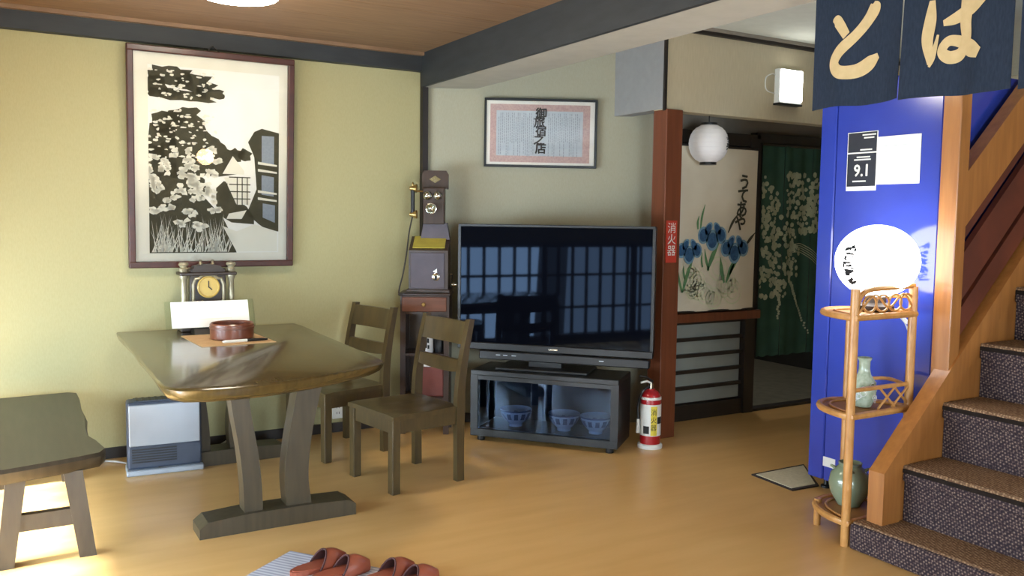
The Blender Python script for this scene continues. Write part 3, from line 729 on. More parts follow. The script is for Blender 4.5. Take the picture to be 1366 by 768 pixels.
# ================================================================= HEATER
ht = thing('fan_heater', 'silver fan heater standing on the floor under the table edge', 'heater', (.775, 5.20, 0), R(-4))
G().box(-.198, .198, .0, .13, .03, .415, bev=.014, seg=2).obj('body', M['heater_d'], ht)
G().box(-.205, .205, -.03, .15, 0, .032, bev=.006).obj('base', M['heater'], ht)
G().box(-.188, .188, -.008, .004, .165, .40, bev=.004).obj('front_panel', M['heater'], ht)
gr = G().box(-.188, .188, -.006, .004, .062, .158).obj('grille', M['heater_d'], ht)
for k in range(6): G().box(-.176, .06, -.010, -.004, .070+k*.0145, .077+k*.0145).obj('louvre', M['black'], gr)
tv_ = G().box(-.16, .16, .012, .118, .405, .4185).obj('top_vent', M['heater_d'], ht)
for k in range(9): G().box(-.15+k*.034, -.135+k*.034, .018, .112, .4175, .422).obj('slat', M['black'], tv_)
tag(G().tube(spline([(.98, 5.33, .05), (1.05, 5.42, .012), (1.12, 5.30, .008), (1.22, 5.42, .008), (1.10, 5.50, .01), (1.30, 5.60, .10), (1.36, 5.635, .20)], 8), .006).obj('power_cord', M['cord']), 'white power cord curling across the floor behind the heater', 'cord')
tag(G().tube(spline([(.36, 5.50, .008), (.45, 5.57, .008), (.53, 5.55, .008), (.60, 5.45, .012)], 8), .006).obj('power_cord', M['cord']), 'short white cord between the bench and the heater', 'cord')
ol = thing('wall_outlet', 'white wall outlet plate behind the dining chairs', 'outlet', (1.949, 5.645, .095))
G().box(-.04, .04, -.010, 0, 0, .12, bev=.004).obj('plate', M['white'], ol)
for z in (.04, .08):
    for x in (-.008, .008): G().box(x-.002, x+.002, -.0112, -.009, z-.008, z+.008).obj('slot', M['black'], ol)

# ================================================================= TELEPHONE STAND AND TELEPHONE
PA = R(-31)
cs = thing('telephone_stand', 'narrow dark wooden stand with one drawer under the old telephone', 'stand', (2.445, 5.315, 0), PA)
hw, dd, TH = .165, .245, .965
for x in (-1, 1):
    for y in (.02, dd-.02): G().box(x*(hw-.018)-.018, x*(hw-.018)+.018, y-.018, y+.018, 0, .82).obj('leg', M['phone'], cs)
    G().box(x*(hw-.006)-.004, x*(hw-.006)+.004, .02, dd-.02, .06, .82).obj('side_panel', M['phone'], cs)
G().box(-hw+.005, hw-.005, dd-.012, dd-.004, .06, .82).obj('back_panel', M['phone'], cs)
G().box(-hw, hw, 0.004, dd, .82, .945).obj('body', M['phone'], cs)
dw = G().box(-hw+.012, hw-.018, -.008, .01, .838, .937, bev=.004).obj('drawer', M['drawer'], cs)
G().lathe([(0, 0), (.008, 0), (.008, .01), (.014, .016), (.010, .022), (0, .023)], 12).xf(Matrix.Translation((-.005, -.008, .888)) @ Matrix.Rotation(R(90), 4, 'X')).obj('knob', M['brass'], dw, smooth=True)
G().box(-hw-.012, hw+.012, -.018, dd+.005, .945, TH, bev=.006).obj('top', M['phone'], cs)
G().box(-hw+.004, hw-.004, .004, dd-.01, .235, .255).obj('shelf', M['phone'], cs)
G().box(-hw+.004, hw-.004, .004, dd-.01, .535, .552).obj('shelf', M['phone'], cs)
def cs_at(x, y, z):
    v = Matrix.Rotation(PA, 3, 'Z') @ Vector((x, y, 0)); return (2.445+v.x, 5.315+v.y, z)
cn = thing('canister', 'square reddish canister on the lower shelf of the telephone stand', 'canister', cs_at(.045, .10, .255), PA)
G().box(-.085, .085, -.07, .07, 0, .20, bev=.008, seg=2).obj('body', M['terracotta'], cn)
G().box(-.06, .03, -.05, .05, .198, .222, bev=.006).obj('lid', M['white'], cn)
bt = thing('label_bottle', 'white bottle with black lettering inside the telephone stand', 'bottle', cs_at(.005, .08, .552), PA)
G().lathe([(0, 0), (.045, 0), (.047, .01), (.047, .12), (.03, .15), (.016, .165), (.016, .20), (0, .20)], 20).obj('body', M['porcelain'], bt, smooth=True)
for (x, z0, z1) in ((-.02, .03, .06), (-.004, .035, .11), (.012, .03, .055), (.01, .07, .10), (-.02, .08, .11)):
    G().box(x, x+.012, -.049, -.044, z0, z1).obj('lettering', M['ink_black'], bt)
b2 = thing('dark_bottle', 'small dark round bottle beside the white bottle in the stand', 'bottle', cs_at(.095, .08, .552), PA)
G().lathe([(0, 0), (.03, 0), (.036, .03), (.036, .09), (.014, .12), (.014, .15), (0, .15)], 16).obj('body', M['black'], b2, smooth=True)
G().lathe([(0, .15), (.016, .15), (.016, .17), (0, .17)], 12).obj('cap', M['chrome'], b2, smooth=True)

tp = thing('antique_telephone', 'antique wooden crank telephone with chrome bells on its stand', 'telephone', cs_at(.02, .0, TH), PA)
ZB = lambda z: z-TH
G().prism([(.0, 0), (.0, .285), (.02, .295), (.17, .375), (.22, .375), (.22, 0)], -.128, .135, 'x').obj('body', M['phone'], tp)
G().box(-.115, .112, -.006, .004, .03, .27, bev=.003).obj('front_panel', M['phone_p'], tp)
G().box(-.145, .15, -.015, .225, 0, .024, bev=.004).obj('plinth', M['phone'], tp)
Ms = Matrix.Translation((0, .02, .297)) @ Matrix.Rotation(R(28.1), 4, 'X')
G().box(-.105, .11, .004, .155, 0, .008, M=Ms).obj('writing_desk', M['phone_y'], tp)
kp = G().lathe([(0, 0), (.026, 0), (.026, .006), (.018, .010), (0, .010)], 20).xf(Matrix.Translation((.055, -.006, .11)) @ Matrix.Rotation(R(90), 4, 'X')).obj('key_plate', M['chrome'], tp, smooth=True)
G().box(-.008+.055, .008+.055, -.018, -.015, .09, .115).obj('key_hole', M['black'], kp)
G().prism([(.035, .145), (.063, .165), (.063, .135)], -.012, -.006, 'y').obj('plate_point', M['chrome'], kp)
# neck and head
G().prism([(-.065, .355), (-.045, .47), (.115, .47), (.135, .355)], .13, .215, 'y').obj('neck', M['phone_p'], tp)
hd = G().box(-.045, .10, .09, .20, .46, .705, bev=.004).obj('bell_box', M['phone'], tp)
G().prism([(-.06, .70), (-.06, .80), (-.045, .825), (.105, .825), (.12, .80), (.12, .70)], .165, .21, 'y').obj('crest', M['phone'], tp)
G().prism([(-.01, .765), (.03, .79), (.07, .765), (.03, .74)], .158, .166, 'y').obj('emblem', M['chrome'], tp)
for x in (-.012, .055):
    G().lathe([(0, 0), (.03, 0), (.030, .012), (.02, .024), (.006, .028), (0, .028)], 20).xf(Matrix.Translation((x, .09, .652)) @ Matrix.Rotation(R(90), 4, 'X')).obj('bell', M['chrome'], tp, smooth=True)
G().lathe([(0, 0), (.014, 0), (.014, .03), (.022, .05), (.036, .075), (.032, .076), (.016, .055), (0, .05)], 20).xf(Matrix.Translation((.018, .09, .565)) @ Matrix.Rotation(R(90), 4, 'X')).obj('mouthpiece', M['chrome'], tp, smooth=True)
hs = G().tube([(-.115, .10, .535), (-.115, .10, .70)], .014, 12).obj('handset', M['black'], tp, smooth=True)
for z, s in ((.70, 1), (.525, -1)):
    G().lathe([(0, 0), (.014, 0), (.018, .02), (.03, .045), (.026, .05), (0, .044)], 16).xf(Matrix.Translation((-.135, .10, z)) @ Matrix.Rotation(R(90), 4, 'Y')).obj('ear_cup', M['brass'], hs, smooth=True)
G().lathe([(0, 0), (.012, 0), (.006, .02), (.010, .03), (0, .045)], 12, (-.115, .10, .70)).obj('hanger_ring', M['brass'], hs, smooth=True)
G().tube([(-.045, .12, .68), (-.10, .11, .685), (-.115, .10, .68)], .006).obj('hook', M['brass'], tp)
G().tube(spline([(-.115, .10, .52), (-.135, .07, .40), (-.15, .04, .25), (-.17, .02, .12), (-.19, .0, .03), (-.185, -.022, -.01), (-.14, -.024, .006), (-.02, -.024, .004), (.1, -.024, .006)], 6), .005).obj('cord', M['cord_dark'], tp)
G().tube([(.133, .10, .12), (.15, .10, .12), (.158, .10, .12), (.158, .06, .07), (.158, .045, .055)], .006).obj('crank', M['chrome'], tp)
G().lathe([(0, 0), (.010, 0), (.012, .02), (.006, .035), (0, .035)], 12).xf(Matrix.Translation((.158, .045, .055)) @ Matrix.Rotation(R(90), 4, 'Y')).obj('crank_knob', M['chrome'], tp, smooth=True)

# ================================================================= TELEVISION, STAND AND BOWLS
SA = R(-49.9)
ts = thing('tv_stand', 'low black television stand with glass doors', 'tv stand', (2.648, 5.030, 0), SA)
sw, sd_, sh = .995, .36, .475
G().box(0, sw, 0, sd_, sh-.035, sh, bev=.004).obj('top', M['stand'], ts)
G().box(0, sw, 0, sd_, .035, .085, bev=.003).obj('bottom', M['stand'], ts)
for a in ((0, .05), (sw-.05, sw)): G().box(a[0], a[1], .002, sd_, .083, sh-.033).obj('side', M['stand'], ts)
G().box(.05, sw-.05, 0.006, .03, sh-.062, sh-.033).obj('door_head', M['stand'], ts)
G().box(.05, sw-.05, sd_-.012, sd_-.004, .083, sh-.033).obj('back', M['stand_in'], ts)
G().box(.045, sw-.045, .035, sd_-.012, .083, .089).obj('inner_floor', M['stand_in'], ts)
for a in ((.05, .50), (.496, sw-.05)): G().box(a[0], a[1], .008 if a[0] < .1 else .014, .0115 if a[0] < .1 else .0175, .09, sh-.06).obj('glass_door', M['dark_glass'], ts)
for x, y in ((.06, .05), (sw-.06, .05), (.06, sd_-.05), (sw-.06, sd_-.05)):
    G().lathe([(0, 0), (.024, 0), (.026, .008), (.026, .03), (.02, .036), (0, .036)], 14, (x, y, 0)).obj('foot', M['black'], ts)
def ts_at(x, y, z):
    v = Matrix.Rotation(SA, 3, 'Z') @ Vector((x, y, 0)); return (2.648+v.x, 5.030+v.y, z)
for lab, x in (('white patterned porcelain bowl behind the left glass door', .265), ('white patterned porcelain bowl in the middle of the tv stand', .60), ('white patterned porcelain bowl at the extinguisher end of the stand', .815)):
    bo = thing('porcelain_bowl', lab, 'bowl', ts_at(x, .16, .089), 0, 'porcelain bowls inside the television stand')
    b0 = G().lathe([(0, 0), (.045, 0), (.045, .018), (.06, .03), (.09, .07), (.104, .115), (.100, .117), (.085, .07), (.055, .036), (0, .03)], 28).obj('body', M['porcelain'], bo, smooth=True)
    for k in range(12):
        a = k*math.pi/6
        G().box(-.013, .013, -.004, .004, -.02, .022, M=Matrix.Rotation(a, 4, 'Z') @ Matrix.Translation((.088, 0, .072)) @ Matrix.Rotation(R(90), 4, 'Z') @ Matrix.Rotation(R(28), 4, 'X')).obj('painted_motif', M['blueink'], b0)
    G().lathe([(.1035, .105), (.1055, .106), (.1062, .113), (.104, .115)], 28).obj('rim_band', M['blueink'], b0, smooth=True)

TA = R(-48)
tv = thing('television', 'large black flat screen television on the glass door stand', 'television', (2.650, 5.228, .475), TA)
tw = 1.322
G().box(0, tw, .012, .07, .125, .955, bev=.008, seg=2).obj('housing', M['black'], tv)
G().box(0, tw, -.004, .02, .118, .165, bev=.004).obj('bottom_bezel', M['black'], tv)
G().box(0, tw, 0, .016, .938, .957, bev=.003).obj('top_bezel', M['black'], tv)
for a in ((0, .018), (tw-.018, tw)): G().box(a[0], a[1], 0, .016, .16, .942).obj('side_bezel', M['black'], tv)
G().box(.016, tw-.016, .006, .014, .163, .940).obj('screen', M['screen'], tv)
G().box(.16, tw-.02, -.012, .05, .055, .112, bev=.006).obj('speaker_bar', M['black'], tv)
G().box(.30, tw-.40, -.09, .20, 0, .018, bev=.005).obj('base_plate', M['black'], tv)
G().box(.50, tw-.60, .02, .075, .015, .14).obj('neck', M['black'], tv)
G().box(.64, .70, -.0052, -.003, .137, .145).obj('maker_mark', M['chrome'], tv)
for x in (.28, .33, .39, .98): G().box(x, x+.03, -.0132, -.011, .085, .090).obj('indicator', M['cert_paper'], tv)

# ================================================================= FIRE EXTINGUISHER
fe = thing('fire_extinguisher', 'red fire extinguisher with white label standing by the pillar', 'fire extinguisher', (3.603, 4.335, 0), R(-30))
G().lathe([(0, 0), (.078, 0), (.080, .006), (.080, .022), (.072, .03), (0, .03)], 28).obj('base_ring', M['white'], fe, smooth=True)
G().lathe([(0, .028), (.066, .028), (.066, .315), (.062, .34), (.048, .365), (.026, .378), (.026, .385), (0, .385)], 28).obj('cylinder', M['red'], fe, smooth=True)
lb = G().lathe([(.0665, .085), (.068, .086), (.068, .288), (.0665, .289)], 28).obj('label', M['white'], fe, smooth=True)
G().lathe([(.0622, .318), (.0675, .319), (.0665, .335), (.061, .336)], 28).obj('white_band', M['white'], fe, smooth=True)
def cyl_patch(a0, a1, z0, z1, r, m, nm, par):
    A = [(r*math.cos(R(a0+(a1-a0)*k/8)), r*math.sin(R(a0+(a1-a0)*k/8)), z0) for k in range(9)]
    B = [(p[0], p[1], z1) for p in A]; g = G(); g.strip(A, B); g.obj(nm, m, par, fix=False)
cyl_patch(-98, -62, .09, .28, .0686, M['yellow'], 'yellow_panel', lb)
cyl_patch(-60, -22, .165, .21, .0686, M['ink_black'], 'print_block', lb)
cyl_patch(-140, -106, .10, .15, .0686, M['ink_black'], 'print_block', lb)
for k, ch_ in enumerate('消火器'):
    a = R(-82); t = text_mesh('lettering', ch_, M['ink_black'], lb, 0, .225-k*.05, .045, -.0695, .9)
    t.rotation_euler = (0, 0, R(8))
G().lathe([(0, .383), (.018, .383), (.018, .42), (0, .42)], 14).obj('valve', M['chrome'], fe, smooth=True)
G().tube([(.0, 0, .42), (-.03, -.01, .435), (-.07, -.015, .425)], .007).obj('carry_handle', M['white'], fe)
G().tube([(.01, 0, .43), (-.03, -.01, .46), (-.08, -.015, .468)], .007).obj('lever', M['black'], fe)
G().tube(spline([(-.015, -.01, .40), (-.06, -.03, .37), (-.085, -.02, .28), (-.083, -.02, .18)], 6), .008).obj('hose', M['black'], fe)
G().tube([(-.083, -.02, .19), (-.083, -.02, .10)], [.010, .013], 10).obj('nozzle', M['white'], fe)

# extinguisher marker sign on the pillar
es = thing('pillar_sign', 'narrow red sign with white kanji on the wooden pillar', 'sign', (3.848, 4.463, 1.19))
G().box(-.046, .046, -.003, .002, 0, .28).obj('plate', M['signred'], es)
for k, ch_ in enumerate('消火器'): text_mesh('lettering', ch_, M['white'], es, 0, .203-k*.075, .075, -.0042, 1.0)

# ================================================================= EMERGENCY LIGHT, LANTERN
em = thing('emergency_light', 'glowing white box lamp on the beige wall above the passage', 'lamp', (4.90, 4.49, 2.33))
G().box(-.118, .118, -.05, 0, -.022, .225, bev=.006).obj('housing', M['white'], em)
G().box(-.105, .112, -.062, -.045, .0, .218, bev=.006).obj('light_panel', M['emer'], em)
G().box(-.118, .118, -.055, 0, -.03, -.016).obj('bottom_edge', M['stand'], em)
G().tube(spline([(-.118, -.01, .05), (-.20, -.01, .07), (-.21, -.01, .15), (-.15, -.01, .185), (-.118, -.01, .18)], 6), .004).obj('cable', M['white'], em)
ln = thing('paper_lantern', 'white round paper lantern hanging in front of the iris banner', 'lantern', (4.263, 4.58, 2.005))
prof = [(.055, -.130)]+[(.136*math.cos(a)**.75, .131*math.sin(a)) for a in [R(-66+k*11) for k in range(13)]]+[(.055, .128)]
G().lathe(prof, 28).obj('shade', M['lantern'], ln, smooth=True)
for k in range(9):
    a = R(-56+k*14); r_ = .136*math.cos(a)**.75+.0008
    G().tube([(r_*math.cos(t), r_*math.sin(t), .131*math.sin(a)) for t in [2*math.pi*q/28 for q in range(28)]], .0014, 4, True).obj('rib', M['lantern'], ln)
for z in (-.145, .124): G().lathe([(0, 0), (.058, 0), (.058, .018), (0, .018)], 20, (0, 0, z)).obj('ring', M['black'], ln, smooth=True)
G().tube([(0, 0, .14), (0, 0, .195)], .004).obj('hanger', M['black'], ln)
def ell(rx, rz, cz=0, pw_=1.0):
    def f(u, v):   # u: azimuth degrees, v: height
        c = math.sqrt(max(0, 1-(v/rz)**2))**pw_
        return ((rx*c+.0015)*math.cos(R(u)), (rx*c+.0015)*math.sin(R(u)), cz+v)
    return f
def surf_marks(par, fn, u, v0, v1, n, wu, m, seed):
    q = random.Random(seed); g = G()
    for k in range(n):
        v = v1+(v0-v1)*(k+.5)/n; h = abs(v1-v0)/n*.42
        for s in range(4):
            a = [(u+q.uniform(-wu, wu), v+q.uniform(-h, h)) for _ in range(3)]
            A = []; B = []
            for p in spline(a, 4):
                A.append(fn(p.x-wu*.16, p.y+.004)); B.append(fn(p.x+wu*.16, p.y-.005))
            g.strip(A, B)
    g.obj('brush_lettering', m, par, fix=False)
surf_marks(ln, ell(.136, .131, 0, .75), -62, -.05, .05, 3, 9, M['ink_black'], 3)

# ================================================================= IRIS BANNER
ib = thing('iris_banner', 'cream cloth banner painted with blue irises over the sliding partition', 'banner', (4.125, 4.73, .815))
bW, bH = .775, 1.19
g = G(); N = 16
for y0 in (0, .004):
    V = [[g.b.verts.new((bW*i/N, y0+.006*math.sin(i*.9)*(1-j/8)**.5, bH*j/8)) for i in range(N+1)] for j in range(9)]
    for j in range(8):
        for i in range(N): g.b.faces.new((V[j][i], V[j][i+1], V[j+1][i+1], V[j+1][i]))
g.obj('cloth', M['banner'], ib, smooth=True, fix=False)
G().tube([(-.01, .004, bH), (bW+.01, .004, bH)], .010).obj('top_rod', M['darkwood'], ib)
G().tube([(-.005, .004, 0), (bW+.005, .004, 0)], .007).obj('bottom_rod', M['darkwood'], ib)
def bf(d): return lambda u, v: (u*bW, -.0075-d, v*bH)
g = G()
for k in range(16):
    cu, cv = rnd.uniform(.12, .85), rnd.uniform(.05, .26); r_ = rnd.uniform(.05, .10)
    for q in range(2):
        rr = r_*(1-.4*q); pts_ = [(cu+rr*math.cos(a)*1.2, cv+rr*math.sin(a)*.75, .004) for a in [2*math.pi*t/10 for t in range(11)]]
        stroke(g, pts_, bf(0), 3)
g.obj('pale_flowers', M['palegreen'], ib, fix=False)
g = G()
for u0, v0, u1, v1, wd in ((.08, .12, .20, .32, .018), (.08, .12, .02, .26, .012), (.11, .2, .09, .28, .01), (.40, .25, .34, .38, .014), (.38, .25, .52, .42, .022), (.32, .27, .31, .36, .01), (.60, .17, .54, .33, .022), (.62, .17, .76, .34, .022), (.66, .22, .80, .34, .014), (.28, .50, .33, .65, .012), (.25, .50, .26, .58, .012)):
    stroke(g, [(u0, v0, .008), ((u0+u1)/2-.01, (v0+v1)/2, wd), (u1, v1, .003)], bf(.0006))
g.obj('painted_leaves', M['leafg'], ib, fix=False)
g = G(); stroke(g, [(.63, .48, .006), (.68, .54, .012), (.75, .595, .003)], bf(.0006)); stroke(g, [(.86, .40, .006), (.92, .44, .012), (.985, .48, .003)], bf(.0006)); 
g.obj('painted_buds', M['ink'], ib, fix=False)
def petals(cu, cv, s):
    for m, d, sc in ((M['iris_l'], .0010, 1.25), (M['iris'], .0016, .92)):
        g = G()
        for du, dv, ru, rv, rot in ((-.10, .01, .052, .060, .4), (.0, -.025, .058, .075, 0), (.10, .01, .052, .060, -.4), (-.05, .05, .05, .035, .8), (.06, .05, .05, .035, -.8)):
            P = []
            for k in range(14):
                a = 2*math.pi*k/14; x = ru*sc*math.cos(a); y = rv*sc*math.sin(a)*.8
                P.append(((cu+s*(du+x*math.cos(rot)-y*math.sin(rot))*1.0), cv+s*(dv+x*math.sin(rot)+y*math.cos(rot))*.8))
            g.poly([bf(d)(max(.004, u), v) for u, v in P])
        g.obj('painted_iris', m, ib, fix=False)
petals(.15, .365, .95); petals(.43, .455, 1.1); petals(.72, .375, 1.1)
for k, ch_ in enumerate('うてあや'):
    text_mesh('lettering', ch_, M['ink'], ib, bW*.82-.010*k, bH*.755-k*.100, .125, -.0095, .95, bold=.004)

# ================================================================= GREEN NOREN
gn = thing('green_noren', 'deep green split curtain with pale wisteria pattern in the doorway', 'noren curtain', (5.0, 4.765, .43))
def gx(x, z): return .014*math.sin(x*18)*(1-z/1.65*.7)+.006*math.sin(x*41+1)
def gpanel(x0, x1):
    g = G(); N, K = 14, 10
    for off in (0, .003):
        V = [[g.b.verts.new((x0+(x1-x0)*i/N, gx(x0+(x1-x0)*i/N, 1.63*j/K)+off, 1.63*j/K+(.006*math.sin(i) if j == 0 else 0))) for i in range(N+1)] for j in range(K+1)]
        for j in range(K):
            for i in range(N): g.b.faces.new((V[j][i], V[j][i+1], V[j+1][i+1], V[j+1][i]))
    return g.obj('cloth_panel', M['green'], gn, smooth=True, fix=False)
gp = [gpanel(-.01, .215), gpanel(.222, .53), gpanel(.537, .80)]
G().tube([(-.02, 0, 1.625), (.81, 0, 1.625)], .012).obj('rod', M['darkwood'], gn)
def gf(u, v): return (u, gx(u, v)-.004, v)
g = G()
def fl(cu, cv, r_):
    c = [gf(cu+r_*math.cos(2*math.pi*k/9)*rnd.uniform(.8, 1.1), cv+r_*math.sin(2*math.pi*k/9)*rnd.uniform(.8, 1.1)) for k in range(9)]
    g.poly(c)
for k in range(620):
    u, v = rnd.uniform(.0, .62), rnd.uniform(.45, 1.42)
    lim = 1.42 if u > .24 else 1.38-.9*max(0, u-.02)
    if v > lim or abs(u-.219) < .012+.03*max(0, v-.9) or (v < .62 and u > .26) or (v < .95 and u > .42): continue
    fl(u, v, rnd.uniform(.012, .024))
for k in range(17): fl(.20+rnd.uniform(-.012, .012), .58-k*.018, .017-k*.0005)
for k in range(24): fl(.30+k*.0105+rnd.uniform(-.01, .01), .62-k*.020, .019-k*.0005)
for k in range(5):
    stroke(g, [(.30, .80+k*.014, .002), (.45, .80+k*.017, .003), (.62, .70+k*.02, .002)], gf)
g.obj('wisteria_print', M['noren_fl'], gn, fix=False)['kind'] = 'stuff'

# ================================================================= FLOOR MAT BY THE MACHINE
fm = thing('door_mat', 'beige floor mat with dark border beside the blue machine', 'mat', (3.86, 3.40, 0), 0)
q = [(3.70, 3.60), (3.68, 3.24), (4.22, 3.16), (4.25, 3.55)]
q = [(3.722, 3.56), (3.70, 3.235), (3.90, 3.225), (4.16, 3.56)]
G().prism([(x-3.86, y-3.40) for x, y in q], 0.001, .008).obj('border', M['matedge'], fm)
cx = sum(p[0] for p in q)/4; cy = sum(p[1] for p in q)/4
G().prism([(cx+(x-cx)*.90-3.86, cy+(y-cy)*.86-3.40) for x, y in q], .004, .011).obj('pile', M['floormat'], fm)

# ================================================================= RATTAN SHELF
rs = thing('rattan_shelf', 'half-round three-tier rattan shelf between stairs and blue machine', 'shelf', (3.49, 2.56, 0))
A_, B_ = .215, .305
P1, P3, P2 = (-.205, .0), (.205, -.002), (.10, .262)
for p in (P1, P3, P2): G().tube([(p[0], p[1], 0), (p[0], p[1], 1.175 if p is not P2 else 1.06)], .020, 12).obj('post', M['bamboo'], rs, smooth=True)
P4 = (-.09, .255)
G().tube([(P4[0], P4[1], 0), (P4[0], P4[1], .13)], .017, 10).obj('post', M['bamboo'], rs, smooth=True)
for tz in (.115, .605, 1.055):
    n = 22
    arcp = [(A_*math.cos(math.pi*k/n), B_*math.sin(math.pi*k/n)-.01) for k in range(n+1)]
    G().prism(arcp, tz-.018, tz-.004).obj('tier', M['weave'], rs)
    G().tube([(a, b, tz-.008) for a, b in arcp], .016, 8, True).obj('tier_rim', M['bamboo'], rs, smooth=True)
    G().tube([(a*.82, b*.82, tz+.002) for a, b in arcp], .006, 6, True).obj('tier_ring', M['bamboo'], rs, smooth=True)
# galleries along the flat side
def gallery(z, h, top):
    if top:
        G().tube(spline([(-.205, .0, z+.02), (-.17, 0, z+h*.75), (-.10, 0, z+h), (.05, 0, z+h+.005), (.205, -.002, z+h+.01)], 6), .013, 8).obj('gallery_rail', M['bamboo'], rs, smooth=True)
        for x in (-.11, -.02, .07, .15):
            G().tube([(x+.045*math.cos(t), -.004, z+.05+.038*math.sin(t)) for t in [2*math.pi*k/16 for k in range(16)]], .0055, 6, True).obj('cane_loop', M['bamboo'], rs, smooth=True)
        G().tube(spline([(-.19, -.008, z+.01), (-.08, -.008, z+.09), (.02, -.008, z+.03), (.12, -.008, z+.09), (.20, -.006, z+.02)], 6), .005, 6).obj('cane_wave', M['bamboo'], rs, smooth=True)
    else:
        G().tube([(-.205, 0, z+h), (.205, -.002, z+h)], .011, 8).obj('gallery_rail', M['bamboo'], rs, smooth=True)
        for x0, x1 in ((-.02, .10), (.10, -.02), (.08, .20), (.20, .08)):
            G().tube([(x0, -.004, z+.01), (x1, -.008, z+h)], .0055, 6).obj('cane_brace', M['bamboo'], rs, smooth=True)
gallery(1.055, .115, True); gallery(.605, .11, False)
G().tube(spline([(.205, -.01, .70), (.20, .10, .72), (.16, .19, .71), (.10, .262, .69)], 5), .009, 8).obj('gallery_rail', M['bamboo'], rs, smooth=True)
G().tube([(.205, -.002, 1.13), (.19, .12, 1.12), (.10, .262, 1.05)], .009, 8).obj('gallery_rail', M['bamboo'], rs, smooth=True)

lm = thing('globe_lamp', 'glowing white oval lamp with brush lettering on the rattan shelf', 'lamp', (3.590, 2.685, 1.060))
rx, rzz, cz = .190, .172, .230
prof = [(rx*math.cos(a), cz+rzz*math.sin(a)) for a in [R(-80+k*10) for k in range(17)]]
G().lathe([(0, cz-rzz)]+prof+[(0, cz+rzz)], 36).obj('shade', M['lamp'], lm, smooth=True)
G().lathe([(0, 0), (.085, 0), (.085, .02), (.05, .035), (.045, .075), (0, .075)], 24).obj('base', M['darkwood'], lm, smooth=True)
# lettering on the left-hand side as seen from the entrance: azimuth measured in the room
surf_marks(lm, ell(rx, rzz, cz), 176, -.11, .08, 5, 10, M['ink_black'], 5)
surf_marks(lm, ell(rx, rzz, cz), -10, -.10, .09, 5, 9, M['ink_black'], 8)
G().tube(spline([(.03, .02, .012), (.12, .08, .015), (.19, .03, -.01), (.215, -.02, -.09), (.225, -.05, -.2)], 6), .0035).obj('cord', M['cord'], lm)
G().tube([(.19, .0, -.035), (.222, -.02, -.075)], .011, 8).obj('inline_switch', M['white'], lm)

vs = thing('celadon_vase', 'slender celadon bottle vase on the middle tier of the shelf', 'vase', (3.50, 2.66, .605))
G().lathe([(0, 0), (.036, 0), (.040, .008), (.056, .05), (.058, .08), (.048, .125), (.030, .155), (.025, .18), (.026, .215), (.034, .232), (.030, .234), (.022, .21), (0, .19)], 28).obj('body', M['celadon'], vs, smooth=True)
g = G(); q5 = random.Random(4)
for k in range(26):
    a = q5.uniform(0, 360); z = q5.uniform(.03, .12); rr = .0585 if .04 < z < .09 else .054
    g.tube([((rr)*math.cos(R(a+14*math.cos(t))), rr*math.sin(R(a+14*math.cos(t))), z+.012*math.sin(t)) for t in [2*math.pi*j/10 for j in range(10)]], .0013, 4, True)
g.obj('carved_pattern', M['porcelain'], vs)
jr = thing('round_jar', 'squat green-grey glazed jar on the bottom tier of the shelf', 'jar', (3.50, 2.715, .115))
G().lathe([(0, 0), (.055, 0), (.060, .01), (.088, .06), (.096, .105), (.088, .15), (.062, .18), (.052, .19), (.056, .205), (.05, .207), (.044, .19), (0, .17)], 32).obj('body', M['jar'], jr, smooth=True)
for k in range(4):
    a = R(40+k*90)
    G().tube([(.068*math.cos(a-.2), .068*math.sin(a-.2), .172), (.085*math.cos(a), .085*math.sin(a), .182), (.068*math.cos(a+.2), .068*math.sin(a+.2), .172)], .006, 8).obj('lug', M['jar'], jr, smooth=True)

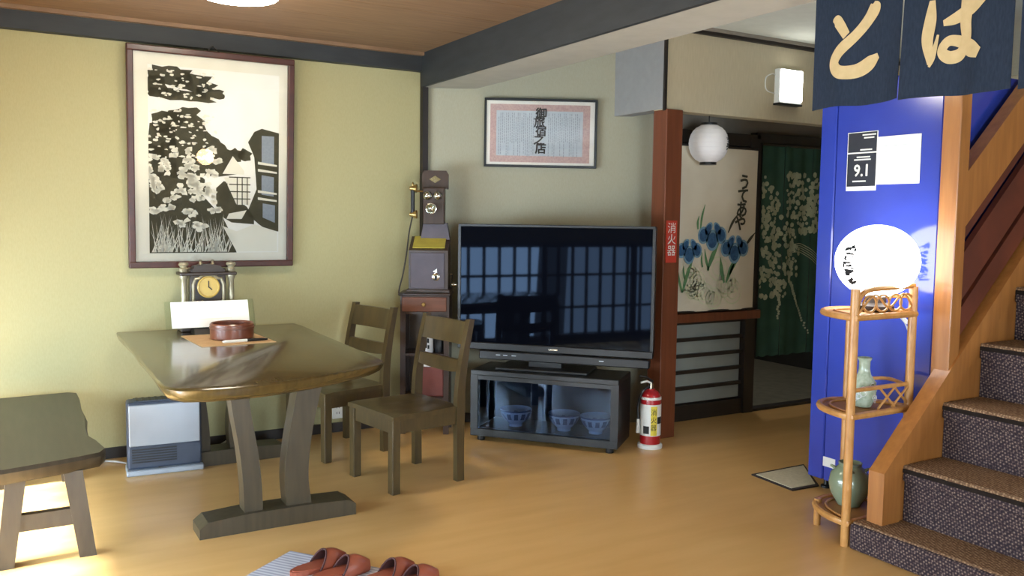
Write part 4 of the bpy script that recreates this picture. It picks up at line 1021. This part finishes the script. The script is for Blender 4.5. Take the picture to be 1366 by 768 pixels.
# ================================================================= SLIPPERS AND RUG
rg = tag(G().box(-.36, .30, -.30, .30, 0, .010, bev=.003).obj('striped_rug', M['rug']), 'grey striped cotton rug under the slippers', 'rug')
rg.location = (1.03, 3.21, 0.0); rg.rotation_euler = (0, 0, R(-53))
def slipper(label, loc, rz):
    s = thing('slipper', label, 'slipper', loc, rz, 'red-brown slippers on the rug')
    # toe toward -x, heel +x
    def outline(k, sc=1.0):
        t = 2*math.pi*k/24; x = .128*math.cos(t); y = (.046+.006*math.cos(t*1)-(.004 if x > 0 else 0))*math.sin(t)
        return x*sc, y*sc
    pts_ = [outline(k) for k in range(24)]
    G().prism(pts_, 0, .018).obj('sole', M['slipper'], s)
    G().prism([(x*.93, y*.9) for x, y in pts_], .017, .022).obj('insole', M['slipper'], s)
    g = G(); F = []; NI = 9
    def up_pt(i, a):
        x = -.122+i*.0175; sl = .045*math.sin(a)*(i/(NI-1))**1.5
        ww = .051*math.sqrt(max(.03, 1-((x-.01)/.139)**2)); hh = .016+.052*math.sin(min(1, (i+1.5)/7)*math.pi/2)
        return (x-sl, -ww*math.cos(a), .010+hh*math.sin(a))
    for i in range(NI): F.append([g.b.verts.new(up_pt(i, math.pi*k/12)) for k in range(13)])
    for a, b in zip(F, F[1:]):
        for k in range(12): g.b.faces.new((a[k], a[k+1], b[k+1], b[k]))
    g.b.faces.new(F[0])
    o = g.obj('upper', M['slipper'], s, smooth=True)
    gl = G(); L = [[gl.b.verts.new((p[0]+.001, p[1]*.93, max(.023, p[2]*.93))) for p in [up_pt(i, math.pi*k/12) for k in range(13)]] for i in range(NI)]
    for a, b in zip(L, L[1:]):
        for k in range(12): gl.b.faces.new((a[k], a[k+1], b[k+1], b[k]))
    gl.obj('shaded_lining', M['slipper_in'], o, smooth=True)  # inner surface coloured dark for the shade inside the opening
    G().tube([up_pt(NI-1, math.pi*k/14) for k in range(15)], .004, 6).obj('edging', M['slipper_in'], o, smooth=True)
    return s
slipper('red-brown vinyl slipper nearest the table foot on the rug', (1.100, 3.425, .010), R(188))
slipper('red-brown vinyl slipper second from the table foot', (1.160, 3.318, .010), R(183))
slipper('red-brown vinyl slipper third along the rug from the table', (1.312, 3.195, .010), R(188))
slipper('red-brown vinyl slipper farthest from the table along the rug', (1.365, 3.088, .010), R(183))

# ================================================================= CEILING LAMP AND PENDANT
cl = thing('ceiling_lamp', 'glowing round flush lamp on the wooden ceiling above the table', 'lamp', (1.018, 4.358, CEIL))
G().lathe([(0, -.02), (.222, -.02), (.222, 0), (0, 0)], 32).obj('ring', M['white'], cl, smooth=True)
G().lathe([(0, -.105), (.10, -.102), (.18, -.088), (.21, -.06), (.215, -.018), (0, -.018)], 32).obj('shade', M['ceil_lamp'], cl, smooth=True)
pd = thing('pendant_globe', 'warm globe pendant lamp hanging low over the entrance side', 'lamp', (2.19, 0.0, 1.55))
G().lathe([(0, -.10)]+[(.10*math.cos(R(a)), .10*math.sin(R(a))) for a in range(-75, 76, 15)]+[(0, .10)], 24).obj('globe', M['bulb'], pd, smooth=True)
G().tube([(0, 0, .095), (0, 0, .14)], .025).obj('socket', M['black'], pd)
G().tube([(0, 0, .14), (0, 0, CEIL-1.55)], .004).obj('flex', M['black'], pd)
